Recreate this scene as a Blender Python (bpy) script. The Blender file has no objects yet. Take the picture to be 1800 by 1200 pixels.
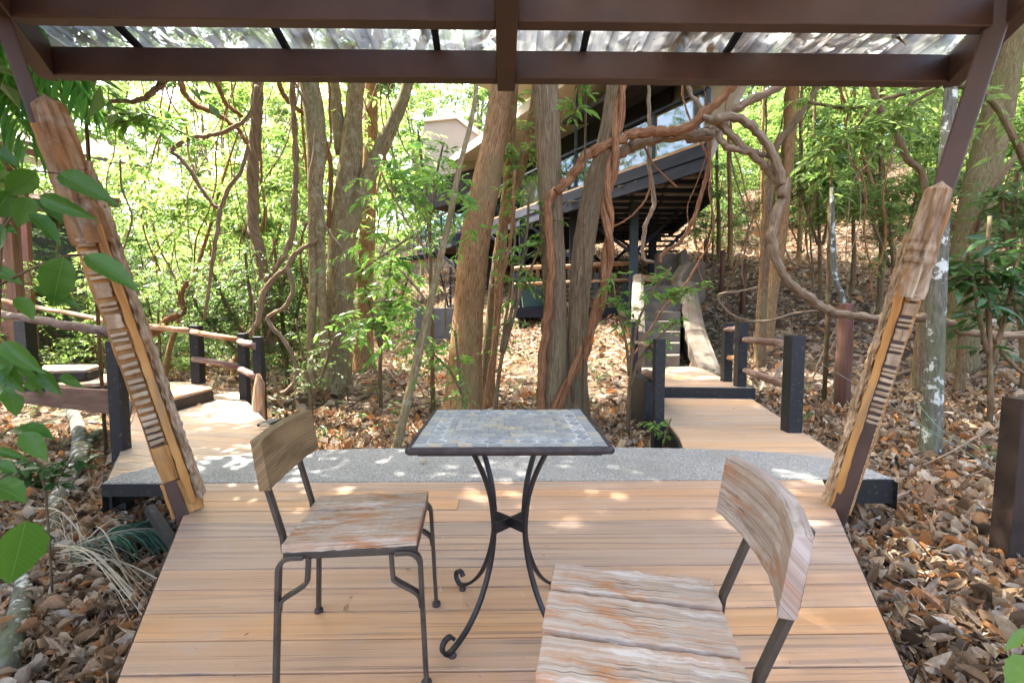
import bpy, math, random
import numpy as np
from mathutils import Vector, Matrix, noise as mnoise

sc = bpy.context.scene
COL = sc.collection
R = math.radians
UP = Vector((0, 0, 1))

# ------------------------------------------------------------------ camera
CAM = Vector((0, 0, 1.119))
FPX, CX, CY = 800.0, 900.0, 600.0
cam_d = bpy.data.cameras.new('camera')
cam_o = bpy.data.objects.new('camera', cam_d)
COL.objects.link(cam_o)
cam_o.location = CAM
cam_o.rotation_euler = (R(90 - 3.72), 0, R(-0.9))
cam_d.sensor_width = 36
cam_d.lens = 36 * FPX / 1800
cam_d.clip_start = 0.05
cam_d.clip_end = 600
sc.camera = cam_o
ROT = cam_o.rotation_euler.to_matrix()


def ray(px, py):
    return ROT @ Vector(((px - CX) / FPX, -(py - CY) / FPX, -1))


def P(px, py, Y):
    d = ray(px, py)
    return CAM + d * (Y / d.y)


def Pz(px, py, z):
    d = ray(px, py)
    return CAM + d * ((z - CAM.z) / d.z)


def depth(p):
    return -((ROT.transposed() @ (Vector(p) - CAM)).z)


def wpx(w, p):
    return w * depth(p) / FPX


# ------------------------------------------------------------------ objects
def tag(o, label=None, cat=None, group=None, kind=None):
    if label: o['label'] = label
    if cat: o['category'] = cat
    if group: o['group'] = group
    if kind: o['kind'] = kind
    return o


def thing(name, label, cat, loc=(0, 0, 0), group=None):
    o = bpy.data.objects.new(name, None)
    o.empty_display_size = 0.1
    COL.objects.link(o)
    o.location = Vector(loc)
    return tag(o, label, cat, group)


def dup(root, loc, rotz=0, scale=1.0, label=None, group=None, tilt=(0, 0)):
    r = root.copy(); COL.objects.link(r)
    r.location = Vector(loc); r.rotation_euler = (tilt[0], tilt[1], rotz); r.scale = (scale,) * 3
    if label: r['label'] = label
    if group: r['group'] = group
    for ch in list(root.children):
        c = ch.copy(); COL.objects.link(c); c.parent = r
        for g in ch.children:
            d = g.copy(); COL.objects.link(d); d.parent = c
    return r


def origin_of(o):
    v = Vector((0, 0, 0))
    while o is not None:
        v = v + o.location
        o = o.parent
    return v


class MB:
    """collects shapes and links them as ONE mesh object"""
    def __init__(s):
        s.ch = []

    def add(s, V, F, UV=None, smooth=False):
        V = np.asarray(V, dtype=float).reshape(-1, 3)
        s.ch.append((V, F, UV, smooth))
        return s

    def faces_uv(s, V, F, U, smooth=False):
        """U: uv per vertex"""
        uv = [U[i] for f in F for i in f]
        return s.add(V, F, uv, smooth)

    def build(s, name, material, parent=None, bevel=0, seg=2):
        off = np.array(origin_of(parent)) if parent else np.zeros(3)
        Vs, Fs, UVs, Sm = [], [], [], []
        n = 0
        for V, F, UV, sm in s.ch:
            Vs.append(V - off)
            F = F.tolist() if isinstance(F, np.ndarray) else F
            nl = 0
            for f in F:
                Fs.append([i + n for i in f]); nl += len(f)
            Sm += [sm] * len(F)
            if UV is None:
                UVs.append(np.zeros((nl, 2)))
            else:
                UVs.append(np.asarray(UV, dtype=float).reshape(-1, 2))
            n += len(V)
        me = bpy.data.meshes.new(name)
        me.from_pydata(np.concatenate(Vs).tolist(), [], Fs)
        ul = me.uv_layers.new(name='UVMap')
        ul.data.foreach_set('uv', np.concatenate(UVs).astype(np.float32).ravel())
        me.polygons.foreach_set('use_smooth', np.array(Sm, dtype=bool))
        me.materials.append(material)
        me.update()
        o = bpy.data.objects.new(name, me)
        COL.objects.link(o)
        if parent: o.parent = parent
        if bevel:
            m = o.modifiers.new('bevel', 'BEVEL'); m.width = bevel; m.segments = seg
            m.limit_method = 'ANGLE'; m.angle_limit = R(40)
        return o

    # --- shapes
    def quadbox(s, c8):
        """8 corners: bottom 0-3, top 4-7"""
        c = [Vector(p) for p in c8]
        F = [(0, 3, 2, 1), (4, 5, 6, 7), (0, 1, 5, 4), (1, 2, 6, 5), (2, 3, 7, 6), (3, 0, 4, 7)]
        uv = []
        for f in F:
            a, b, d = c[f[0]], c[f[1]], c[f[3]]
            l, w = (b - a).length, (d - a).length
            q = [(0, 0), (l, 0), (l, w), (0, w)]
            if w > l: q = [(y, x) for x, y in q]
            uv += q
        return s.add(c, F, uv)

    def box(s, x0, x1, y0, y1, z0, z1):
        return s.quadbox([(x0, y0, z0), (x1, y0, z0), (x1, y1, z0), (x0, y1, z0),
                          (x0, y0, z1), (x1, y0, z1), (x1, y1, z1), (x0, y1, z1)])

    def beam(s, a, b, w, h, up=UP, n=1, jit=0, seed=0):
        """box from a to b: w across, h along up; uv.x runs along"""
        a, b, up = Vector(a), Vector(b), Vector(up)
        ax = (b - a); L = ax.length; ax.normalize()
        sd = ax.cross(up).normalized(); u = sd.cross(ax).normalized()
        rnd = random.Random(seed)
        V, U = [], []
        for i in range(n + 1):
            c = a + ax * (L * i / n)
            for (p, q) in ((-1, -1), (1, -1), (1, 1), (-1, 1)):
                j1, j2 = (rnd.uniform(-jit, jit), rnd.uniform(-jit, jit) * .6) if jit else (0, 0)
                V.append(c + sd * (p * w / 2 + j1) + u * (q * h / 2 + j2))
        F, uv = [], []
        ww = [w, h, w, h]
        acc = [0, w, w + h, 2 * w + h, 2 * w + 2 * h]
        for i in range(n):
            for k in range(4):
                k2 = (k + 1) % 4
                F.append((4 * i + k, 4 * i + k2, 4 * i + 4 + k2, 4 * i + 4 + k))
                x0, x1 = L * i / n, L * (i + 1) / n
                uv += [(x0, acc[k]), (x0, acc[k + 1]), (x1, acc[k + 1]), (x1, acc[k])]
        F.append((3, 2, 1, 0)); F.append((4 * n, 4 * n + 1, 4 * n + 2, 4 * n + 3))
        uv += [(0, h), (w * .1, h), (w * .1, 0), (0, 0)] * 2
        return s.add(V, F, uv)

    def prism(s, poly, z0, z1):
        n = len(poly)
        V = [(p[0], p[1], z0) for p in poly] + [(p[0], p[1], z1) for p in poly]
        F = [tuple(range(n - 1, -1, -1)), tuple(range(n, 2 * n))]
        F += [(i, (i + 1) % n, n + (i + 1) % n, n + i) for i in range(n)]
        uv = [(V[i][0], V[i][1]) for f in F[:2] for i in f]
        t = 0
        for i in range(n):
            l = math.dist(poly[i][:2], poly[(i + 1) % n][:2])
            uv += [(t, 0), (t + l, 0), (t + l, z1 - z0), (t, z1 - z0)]; t += l
        return s.add(V, F, uv)

    def slab(s, pts, nrm):
        """extrude a 3D polygon along vector nrm"""
        nrm = Vector(nrm); pts = [Vector(p) for p in pts]; n = len(pts)
        V = pts + [p + nrm for p in pts]
        F = [tuple(range(n - 1, -1, -1)), tuple(range(n, 2 * n))]
        F += [(i, (i + 1) % n, n + (i + 1) % n, n + i) for i in range(n)]
        a = (pts[1] - pts[0]).normalized(); b = nrm.normalized().cross(a)
        uv = []
        for f in F:
            for i in f: uv.append(((V[i] - pts[0]).dot(a), (V[i] - pts[0]).dot(b) + (V[i] - pts[0]).dot(nrm.normalized())))
        return s.add(V, F, uv)

    def tube(s, path, rad, n=8, cap=True, jit=0, seed=0, flat=None, ridges=0):
        path = [Vector(p) for p in path]
        m = len(path)
        if not hasattr(rad, '__len__'): rad = [rad] * m
        rnd = random.Random(seed)
        t0 = (path[1] - path[0]).normalized()
        ref = Vector((1, 0, 0)) if abs(t0.x) < .8 else Vector((0, 1, 0))
        u = (ref - t0 * ref.dot(t0)).normalized()
        V, U = [], []
        L = 0
        ph = rnd.uniform(0, 6.28)
        for i, p in enumerate(path):
            t = (path[min(i + 1, m - 1)] - path[max(i - 1, 0)])
            t = t.normalized() if t.length > 1e-9 else t0
            u = (u - t * u.dot(t))
            u = u.normalized() if u.length > 1e-6 else t.orthogonal().normalized()
            v = t.cross(u)
            if i: L += (p - path[i - 1]).length
            for k in range(n):
                a = 2 * math.pi * k / n
                r = rad[i] * (1 + (rnd.uniform(-jit, jit) if jit else 0))
                if ridges: r *= 1 + ridges * (math.sin(2 * a + ph) * .55 + math.sin(3 * a + L * .8 + ph * 2) * .6)
                V.append(p + (u * math.cos(a) + v * math.sin(a)) * r)
                U.append((L, k / n * 2 * math.pi * rad[0]))
        F, uv = [], []
        per = 2 * math.pi * max(rad)
        LL = [U[i * n][0] for i in range(m)]
        for i in range(m - 1):
            for k in range(n):
                k2 = (k + 1) % n
                F.append((n * i + k, n * i + k2, n * i + n + k2, n * i + n + k))
                uv += [(LL[i], per * k / n), (LL[i], per * (k + 1) / n), (LL[i + 1], per * (k + 1) / n), (LL[i + 1], per * k / n)]
        if cap:
            F.append(tuple(range(n - 1, -1, -1))); F.append(tuple(range(n * (m - 1), n * m)))
            uv += [(0, 0)] * (2 * n)
        return s.add(V, F, uv, True)


def smooth_path(pts, k=5):
    """Catmull-Rom through points (tuples of any length)"""
    pts = [np.array(p, dtype=float) for p in pts]
    if len(pts) < 3: k = max(k, 3)
    out = []
    q = [2 * pts[0] - pts[1]] + pts + [2 * pts[-1] - pts[-2]]
    for i in range(1, len(q) - 2):
        p0, p1, p2, p3 = q[i - 1:i + 3]
        for j in range(k):
            t = j / k
            out.append(.5 * ((2 * p1) + (-p0 + p2) * t + (2 * p0 - 5 * p1 + 4 * p2 - p3) * t * t + (-p0 + 3 * p1 - 3 * p2 + p3) * t ** 3))
    out.append(pts[-1])
    return out


def pxpath(pts, Y, k=4):
    """(px,py,width px[,Y]) -> world points, radii"""
    W = []
    for p in pts:
        y = p[3] if len(p) > 3 else Y
        w = P(p[0], p[1], y)
        W.append((w.x, w.y, w.z, wpx(p[2], w) / 2))
    S = smooth_path(W, k)
    return [Vector(q[:3]) for q in S], [max(q[3], .002) for q in S]


# ------------------------------------------------------------------ leaves
TA_V = np.array([(0, 0, 0), (.28, -.38, .05), (.28, 0, 0), (.28, .38, .05), (.6, -.42, .05), (.6, 0, 0), (.6, .42, .05), (1, 0, 0)])
TA_F = [(0, 2, 1), (0, 3, 2), (1, 2, 5, 4), (2, 3, 6, 5), (4, 5, 7), (5, 6, 7)]
TB_V = np.array([(0, 0, 0), (.42, -.5, .06), (1, 0, 0), (.42, .5, .06)])
TB_F = [(0, 2, 1), (0, 3, 2)]
TC_V = np.array([(0, 0, 0), (.16, -.28, .04), (.4, -.5, .07), (.72, -.34, .05), (1, 0, -.04), (.72, .34, .05), (.4, .5, .07), (.16, .28, .04), (.18, 0, 0), (.42, 0, 0), (.73, 0, -.01)])
TC_F = [(0, 8, 1), (0, 7, 8), (1, 8, 9, 2), (8, 7, 6, 9), (2, 9, 10, 3), (9, 6, 5, 10), (3, 10, 4), (10, 5, 4)]


def _leafgrid(n=12, ac=(-1, -.5, 0, .5, 1)):
    V, F = [], []
    m_ = len(ac)
    for i in range(n + 1):
        t = i / n
        w = .5 * (math.sin(math.pi * min(1, t ** .78)) ** .8) * (1 - .25 * t) * 1.12 if 0 < t < 1 else .012
        if t > .8: w = max(w * .9, .012)
        w *= 1 + .05 * math.sin(i * 2.4)
        for a in ac:
            V.append((t, a * w, .10 * abs(a) * w * 2 - .015 * math.sin(t * 21) * abs(a)))
    for i in range(n):
        for k in range(m_ - 1):
            q = i * m_ + k; F.append((q, q + 1, q + m_ + 1, q + m_))
    return np.array(V), F
TD_V, TD_F = _leafgrid()
TE_V, TE_F = _leafgrid(5, (-1, 0, 1))


def nz(a):
    return a / np.maximum(np.linalg.norm(a, axis=-1, keepdims=True), 1e-9)


def leaf_chunk(pos, d, nrm, L, W, kind='B', bend=None, roll=None):
    TV, TF = {'A': (TA_V, TA_F), 'B': (TB_V, TB_F), 'C': (TC_V, TC_F), 'D': (TD_V, TD_F), 'E': (TE_V, TE_F)}[kind]
    N = len(pos)
    d = nz(d); y = nz(np.cross(nrm, d)); z = np.cross(d, y)
    L = np.broadcast_to(L, (N,)).reshape(N, 1, 1); W = np.broadcast_to(W, (N,)).reshape(N, 1, 1)
    tx = TV[:, 0][None, :, None]; ty = TV[:, 1][None, :, None]; tz = TV[:, 2][None, :, None]
    zz = L * tz
    if bend is not None: zz = zz - L * np.asarray(bend).reshape(-1, 1, 1) * tx * tx
    if roll is not None: zz = zz + L * np.asarray(roll).reshape(-1, 1, 1) * ty * ty * 2
    V = pos[:, None, :] + d[:, None, :] * (L * tx) + y[:, None, :] * (W * ty) + z[:, None, :] * zz
    nv = len(TV)
    F = []
    base = (np.arange(N) * nv)
    Fl = [[(b + i) for i in f] for b in base.tolist() for f in TF]
    uv1 = [(TV[i, 0], TV[i, 1] + .5) for f in TF for i in f]
    UV = np.tile(np.array(uv1), (N, 1))
    return V.reshape(-1, 3), Fl, UV


def spray(rng, B, D, length, n, L, W, droop=.3, kind='B', spread=.8, jit=.25, lsd=.2):
    """leafy twigs: B,D (K,3)"""
    K = len(B)
    D = nz(D)
    length = np.broadcast_to(length, (K,))
    t = (np.arange(n) + rng.uniform(.2, .8, (K, n))) / n
    pos = B[:, None, :] + D[:, None, :] * (length[:, None] * t)[..., None]
    pos[..., 2] -= droop * length[:, None] * t * t
    sd = nz(np.cross(D, np.array([0, 0, 1.0])) + 1e-6)
    sg = np.where(np.arange(n) % 2 == 0, 1.0, -1.0)[None, :, None]
    d = D[:, None, :] * .55 + sd[:, None, :] * sg * spread + rng.normal(0, jit, (K, n, 3))
    d[..., 2] -= droop * .8
    nr = np.zeros((K, n, 3)); nr[..., 2] = 1
    nr = nr + rng.normal(0, .38, (K, n, 3))
    M = K * n
    Ls = L * rng.lognormal(0, lsd, M); Ws = W * Ls / L
    return leaf_chunk(pos.reshape(M, 3), d.reshape(M, 3), nr.reshape(M, 3), Ls, Ws, kind, bend=rng.uniform(0, .35, M))


# ------------------------------------------------------------------ node helpers
class Mat:
    def __init__(s, name, rough=.7, spec=.3):
        s.m = bpy.data.materials.new(name); s.m.use_nodes = True
        s.t = s.m.node_tree; s.b = s.t.nodes['Principled BSDF']; s.o = s.t.nodes['Material Output']
        s.b.inputs['Roughness'].default_value = rough
        s.b.inputs['Specular IOR Level'].default_value = spec
        s._tc = None

    def n(s, typ, props=None, **ins):
        nd = s.t.nodes.new('ShaderNode' + typ)
        for k, v in (props or {}).items(): setattr(nd, k, v)
        for k, v in ins.items():
            k = k.replace('_', ' ')
            i = nd.inputs[int(k[1:])] if k[0] == 'i' and k[1:].isdigit() else nd.inputs[k]
            s.set(i, v)
        return nd

    def set(s, inp, v):
        if isinstance(v, bpy.types.NodeSocket): s.t.links.new(v, inp)
        elif isinstance(v, tuple) and len(v) == 3 and inp.type == 'RGBA': inp.default_value = (*v, 1)
        else: inp.default_value = v

    def bs(s, name, v):
        s.set(s.b.inputs[name], v)

    def co(s, which='Object'):
        if s._tc is None: s._tc = s.n('TexCoord')
        return s._tc.outputs[which]

    def mp(s, vec, scale=(1, 1, 1), loc=None):
        m = s.n('Mapping', Vector=vec, Scale=scale)
        if loc is not None: s.set(m.inputs['Location'], loc)
        return m.outputs[0]

    def noise(s, vec, scale=5, detail=4, rough=.6, dist=0):
        return s.n('TexNoise', Vector=vec, Scale=scale, Detail=detail, Roughness=rough, Distortion=dist).outputs[0]

    def vor(s, vec, scale=5, feat='F1', out='Distance', rnd=1):
        v = s.n('TexVoronoi', {'feature': feat}, Vector=vec, Scale=scale, Randomness=rnd)
        return v.outputs[out]

    def ramp(s, fac, stops, interp='LINEAR'):
        r = s.n('ValToRGB', Fac=fac); cr = r.color_ramp; cr.interpolation = interp
        while len(cr.elements) < len(stops): cr.elements.new(.5)
        for e, (p, c) in zip(cr.elements, stops):
            e.position = p
            e.color = (c, c, c, 1) if not hasattr(c, '__len__') else (*c, 1)
        return r.outputs[0]

    def mix(s, f, a, b, mode='MIX'):
        m = s.n('Mix', {'data_type': 'RGBA', 'blend_type': mode})
        s.set(m.inputs[0], f); s.set(m.inputs[6], a); s.set(m.inputs[7], b)
        return m.outputs[2]

    def math(s, op, a, b=0.0):
        m = s.n('Math', {'operation': op}); s.set(m.inputs[0], a); s.set(m.inputs[1], b)
        return m.outputs[0]

    def rnd(s):
        return s.n('NewGeometry').outputs['Random Per Island']

    def objrnd(s):
        return s.n('ObjectInfo').outputs['Random']

    def bump(s, h, strength=.4, dist=.01):
        b = s.n('Bump', Strength=strength, Distance=dist, Height=h)
        s.bs('Normal', b.outputs[0]); return b.outputs[0]

    def done(s, color=None):
        if color is not None: s.bs('Base Color', color)
        return s.m


def shift(m, rnd, k=37.0):
    """a vector offset from a random value"""
    c = m.n('CombineXYZ'); m.set(c.inputs[0], m.math('MULTIPLY', rnd, k)); m.set(c.inputs[1], m.math('MULTIPLY', rnd, k * 1.7)); m.set(c.inputs[2], m.math('MULTIPLY', rnd, k * .6))
    return c.outputs[0]


def uvshift(m, scale):
    r = m.rnd()
    v = m.n('VectorMath', {'operation': 'ADD'}, i0=m.co('UV'), i1=shift(m, r))
    return m.mp(v.outputs[0], scale), r


def wood_mat(name, base, dark, light, grain=(1.5, 45, 1), streak=.5, rough=.75, patch=None, ring=False, bumps=.35):
    m = Mat(name, rough, .25)
    v, r = uvshift(m, grain)
    g = m.noise(v, 1.0, 6, .65, .15)
    v2 = m.mp(v, (.6, .42, 1) if patch else (.35, .12, 1))
    g2 = m.noise(v2, 1.3, 5, .65, .15)
    col = m.mix(m.ramp(g, [(.3, 0), (.7, 1)]), dark, base)
    col = m.mix(m.ramp(g2, [(.42, 0), (.68, 1)]), col, light)
    if ring:
        w = m.n('TexWave', {'wave_type': 'BANDS', 'bands_direction': 'Y'}, Vector=m.mp(v, (.5, .16, 1)), Scale=1.6, Distortion=6.0, Detail=2.0, Detail_Scale=.7)
        col = m.mix(m.math('MULTIPLY', m.ramp(w.outputs[1], [(.6, 0), (.95, 1)]), .38), col, dark)
    if patch:
        vp = m.mp(v, (.9, .3, 1))
        pn = m.noise(vp, 2.2, 5, .7, .3)
        col = m.mix(m.ramp(pn, [(.5, 0), (.66, .85)]), col, patch)
    crk = m.noise(m.mp(v, (.5, 1.6, 1)), 1.0, 3, .6, .2)
    if patch: col = m.mix(m.ramp(crk, [(.24, .85), (.30, 0)]), col, tuple(c * .3 for c in dark))
    col = m.mix(m.math('MULTIPLY', m.ramp(g, [(.28, 1), (.36, 0)]), streak), col, tuple(c * .25 for c in dark))
    hv = m.n('HueSaturation', Color=col, Value=m.math('ADD', m.math('MULTIPLY', r, .3), .85))
    m.bump(g, bumps, .004)
    return m.done(hv.outputs[0])


def bark_mat(name, c1, c2, c3, stretch=(3.5, 14, 1), spots=None, moss=None, bumps=.9, dist=.012):
    m = Mat(name, .9, .15)
    v = m.mp(m.co('UV'), stretch)
    vo = m.mp(m.co('Object'), (1, 1, .35))
    a = m.noise(v, 1.6, 8, .75, .6)
    b = m.noise(vo, 6, 5, .6)
    col = m.ramp(a, [(.32, tuple(q * .6 for q in c1)), (.42, c1), (.52, c2), (.66, c3)])
    col = m.mix(m.ramp(b, [(.4, 0), (.7, .6)]), col, c1)
    if spots:
        s_ = m.noise(m.co('Object'), 9, 5, .62, .3)
        col = m.mix(m.ramp(s_, [(.56, 0), (.6, 1)]), col, spots)
    if moss:
        s_ = m.noise(m.mp(m.co('Object'), (1, 1, .6), (3, 5, 1)), 3.2, 6, .7)
        col = m.mix(m.ramp(s_, [(.45, 0), (.68, .75)]), col, moss)
    m.bump(m.math('ADD', a, m.math('MULTIPLY', b, .5)), bumps, dist)
    return m.done(col)


def leaf_mat(name, stops, trans=.5, gloss=.35, tcol=1.5, veins=False):
    m = Mat(name, gloss, .4)
    r = m.rnd(); o = m.objrnd()
    f = m.math('ADD', m.math('MULTIPLY', r, .75), m.math('MULTIPLY', o, .25))
    col = m.ramp(f, stops)
    if veins:
        sx = m.n('SeparateXYZ', Vector=m.co('UV'))
        dv = m.math('ABSOLUTE', m.math('SUBTRACT', sx.outputs[1], .5))
        mid = m.ramp(dv, [(.006, 1), (.016, 0)])
        sv_ = m.math('FRACT', m.math('MULTIPLY', m.math('SUBTRACT', sx.outputs[0], m.math('MULTIPLY', dv, .55)), 11.0))
        vein = m.math('MULTIPLY', m.ramp(sv_, [(0, 1), (.1, 0), (.9, 0), (1, 1)]), .35)
        vv_ = m.math('MAXIMUM', mid, vein)
        col = m.mix(vv_, col, (.10, .19, .05))
        m.bump(m.math('SUBTRACT', 1.0, vv_), .5, .003)
    m.bs('Base Color', col)
    t = m.n('BsdfTranslucent')
    hs = m.n('HueSaturation', Color=col, Saturation=1.0, Value=tcol, Hue=.492)
    m.set(t.inputs[0], hs.outputs[0])
    mx = m.n('MixShader'); m.set(mx.inputs[0], trans)
    m.t.links.new(m.b.outputs[0], mx.inputs[1]); m.t.links.new(t.outputs[0], mx.inputs[2])
    m.t.links.new(mx.outputs[0], m.o.inputs[0])
    return m.m


def flat_mat(name, c, rough=.5, spec=.4, metal=0, var=.25, scale=8, bumps=.1):
    m = Mat(name, rough, spec)
    n1 = m.noise(m.co('Object'), scale, 6, .65)
    col = m.mix(m.ramp(n1, [(.3, 0), (.75, 1)]), tuple(x * (1 - var) for x in c), tuple(min(1, x * (1 + var)) for x in c))
    m.bs('Metallic', metal)
    m.set(m.b.inputs['Roughness'], m.math('ADD', m.math('MULTIPLY', n1, .25), rough - .12))
    m.bump(m.noise(m.co('Object'), scale * 14, 4, .6), bumps, .003)
    return m.done(col)
# ------------------------------------------------------------------ materials
def mk_deck(name, base, light, dark, streakc):
    m = Mat(name, .62, .3)
    v, r = uvshift(m, (1.1, 85, 1))
    g = m.noise(v, 1.0, 6, .7, .3)
    v2 = m.mp(v, (.4, .12, 1))
    g2 = m.noise(v2, 1.6, 4, .6, .8)
    # cathedral grain
    w = m.n('TexWave', {'wave_type': 'BANDS', 'bands_direction': 'Y'}, Vector=m.mp(v, (.6, .065, 1)), Scale=.9, Distortion=9.0, Detail=3.0, Detail_Scale=.5)
    col = m.mix(m.ramp(g2, [(.38, 0), (.62, 1)]), base, light)
    col = m.mix(m.ramp(m.noise(m.mp(v, (.3, .05, 1)), 2.0, 3, .5), [(.5, 0), (.75, .8)]), col, dark)
    col = m.mix(m.math('MULTIPLY', m.ramp(g, [(.30, 1), (.46, 0)]), .85), col, streakc)
    wm = m.ramp(m.noise(m.mp(v, (.25, .02, 1)), 1.5, 2, .5), [(.52, 0), (.62, .4)])
    col = m.mix(m.math('MULTIPLY', m.ramp(w.outputs[1], [(.72, 0), (.95, 1)]), wm), col, streakc)
    hv = m.n('HueSaturation', Color=col, Value=m.math('ADD', m.math('MULTIPLY', r, .36), .8), Saturation=m.math('ADD', m.math('MULTIPLY', r, .5), .75))
    # scuffs and dust
    sc_ = m.noise(m.co('Object'), 2.3, 6, .7)
    c2 = m.mix(m.ramp(sc_, [(.52, 0), (.72, .35)]), hv.outputs[0], (.36, .30, .27))
    m.bump(m.math('ADD', g, m.math('MULTIPLY', w.outputs[1], .3)), .35, .004)
    return m.done(c2)


M_DECK = mk_deck('composite_decking', (.385, .234, .146), (.44, .285, .185), (.285, .212, .15), (.085, .075, .08))
M_WALK = mk_deck('walkway_decking', (.40, .26, .16), (.44, .305, .20), (.34, .26, .19), (.18, .135, .115))

m = Mat('pebble_concrete', .9, .2)
v1 = m.vor(m.co('Object'), 190, out='Color')
sep = m.n('SeparateColor', Color=v1).outputs[0]
c = m.ramp(sep, [(.0, (.07, .07, .066)), (.4, (.20, .197, .187)), (.75, (.30, .293, .28)), (1, (.48, .47, .45))])
c = m.mix(m.ramp(m.noise(m.co('Object'), 3, 6, .7), [(.35, .0), (.7, .55)]), c, (.27, .265, .25))
c = m.mix(m.ramp(m.noise(m.mp(m.co('Object'), (1, 1, 1), (4, 2, 0)), 1.7, 5, .7), [(.5, 0), (.72, .5)]), c, (.16, .155, .14))
m.bump(m.vor(m.co('Object'), 190), .6, .004)
M_CONC = m.done(c)

m = Mat('stair_concrete', .92, .2)
a = m.noise(m.co('Object'), 2.2, 7, .7)
c = m.ramp(a, [(.3, (.07, .056, .042)), (.55, (.15, .125, .096)), (.8, (.24, .208, .168))])
c = m.mix(m.ramp(m.noise(m.mp(m.co('Object'), (1, 1, .25)), 5, 6, .7), [(.5, 0), (.7, .6)]), c, (.12, .08, .058))
m.bump(m.noise(m.co('Object'), 40, 5, .6), .4, .006)
M_STAIR = m.done(c)

m = Mat('leaf_litter_ground', .95, .1)
vc = m.vor(m.mp(m.co('Object'), (1, 1, .2)), 11, out='Color')
sp = m.n('SeparateColor', Color=vc)
c = m.ramp(sp.outputs[0], [(0, (.03, .02, .014)), (.35, (.10, .065, .045)), (.6, (.2, .13, .09)), (.8, (.28, .2, .15)), (1, (.24, .09, .04))], 'CONSTANT')
c = m.mix(m.ramp(m.noise(m.co('Object'), 20, 5, .7), [(.4, 0), (.6, .8)]), c, (.07, .05, .035))
c = m.mix(m.ramp(m.noise(m.co('Object'), .35, 4, .6), [(.52, 0), (.7, .5)]), c, (.05, .07, .025))
m.bump(m.vor(m.co('Object'), 11), .8, .03)
M_GROUND = m.done(c)

m = Mat('dead_leaf', .75, .25)
r = m.rnd()
c = m.ramp(r, [(0, (.05, .032, .02)), (.12, (.16, .10, .055)), (.28, (.31, .20, .11)), (.46, (.43, .32, .20)), (.60, (.54, .45, .33)), (.72, (.36, .165, .06)), (.82, (.46, .20, .065)), (.9, (.26, .195, .145)), (1, (.58, .51, .42))])
mot = m.noise(m.co('Object'), 34, 5, .7)
c = m.mix(m.ramp(mot, [(.44, 0), (.64, .4)]), c, (.09, .055, .03))
sx = m.n('SeparateXYZ', Vector=m.co('UV'))
dv = m.math('ABSOLUTE', m.math('SUBTRACT', sx.outputs[1], .5))
c = m.mix(m.ramp(dv, [(.01, .45), (.035, 0)]), c, (.42, .33, .22))
hs = m.n('HueSaturation', Color=c, Value=1.0)
tr = m.n('BsdfTranslucent'); m.set(tr.inputs[0], c)
m.bs('Base Color', c)
mx = m.n('MixShader'); m.set(mx.inputs[0], .22)
m.t.links.new(m.b.outputs[0], mx.inputs[1]); m.t.links.new(tr.outputs[0], mx.inputs[2]); m.t.links.new(mx.outputs[0], m.o.inputs[0])
M_DEAD = m.m

M_STEEL = flat_mat('brown_painted_steel', (.062, .031, .021), .5, .5, 0, .3, 3, .15)
M_BLACK = None
m = Mat('black_painted_timber', .55, .4)
n1 = m.noise(m.co('Object'), 26, 6, .65)
c = m.mix(m.ramp(n1, [(.58, 0), (.66, 1)]), (.009, .0095, .011), (.05, .055, .04))
m.bump(m.noise(m.co('Object'), 60, 4), .3, .003)
M_BLACK = m.done(c)
M_CHAIRSTEEL = flat_mat('chair_steel', (.062, .05, .04), .45, .5, .35, .45, 14, .3)
M_IRON = flat_mat('wrought_iron', (.022, .022, .026), .38, .5, .5, .5, 18, .35)
def weathered(name, a, b, worn, pale, wornamt=.56):
    m = Mat(name, .78, .2)
    r = m.rnd()
    uv = m.n('VectorMath', {'operation': 'ADD'}, i0=m.co('UV'), i1=shift(m, r)).outputs[0]
    fine = m.noise(m.mp(uv, (5, 210, 1)), 1.0, 4, .6, .1)
    mid = m.noise(m.mp(uv, (2.2, 70, 1)), 1.0, 6, .7, .2)
    col = m.mix(m.ramp(mid, [(.36, 0), (.62, 1)]), a, b)
    col = m.mix(m.ramp(fine, [(.34, .6), (.5, 0)]), col, tuple(c * .5 for c in a))
    wn = m.noise(m.mp(uv, (5, 26, 1)), 1.0, 7, .68, .12)
    wn2 = m.noise(m.mp(uv, (4, 9, 1), (3, 7, 0)), 1.0, 5, .65, .4)
    col = m.mix(m.math('MULTIPLY', m.ramp(wn, [(wornamt - .06, 0), (wornamt + .03, .85)]), m.ramp(wn2, [(.4, .1), (.56, 1)])), col, worn)
    pl = m.noise(m.mp(uv, (5, 24, 1), (9, 2, 0)), 1.0, 7, .68, .12)
    col = m.mix(m.ramp(pl, [(.55, 0), (.66, .8)]), col, pale)
    ck = m.noise(m.mp(uv, (1.1, 34, 1), (1, 5, 0)), 1.0, 3, .55, .15)
    line = m.ramp(m.math('ABSOLUTE', m.math('SUBTRACT', ck, .5)), [(.006, 1), (.016, 0)])
    line = m.math('MULTIPLY', line, m.ramp(wn2, [(.48, 0), (.6, .6)]))
    col = m.mix(line, col, (.06, .04, .03))
    hv = m.n('HueSaturation', Color=col, Value=m.math('ADD', m.math('MULTIPLY', r, .25), .85))
    m.bump(m.math('SUBTRACT', mid, m.math('MULTIPLY', line, .8)), .3, .003)
    return m.done(hv.outputs[0])


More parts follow.
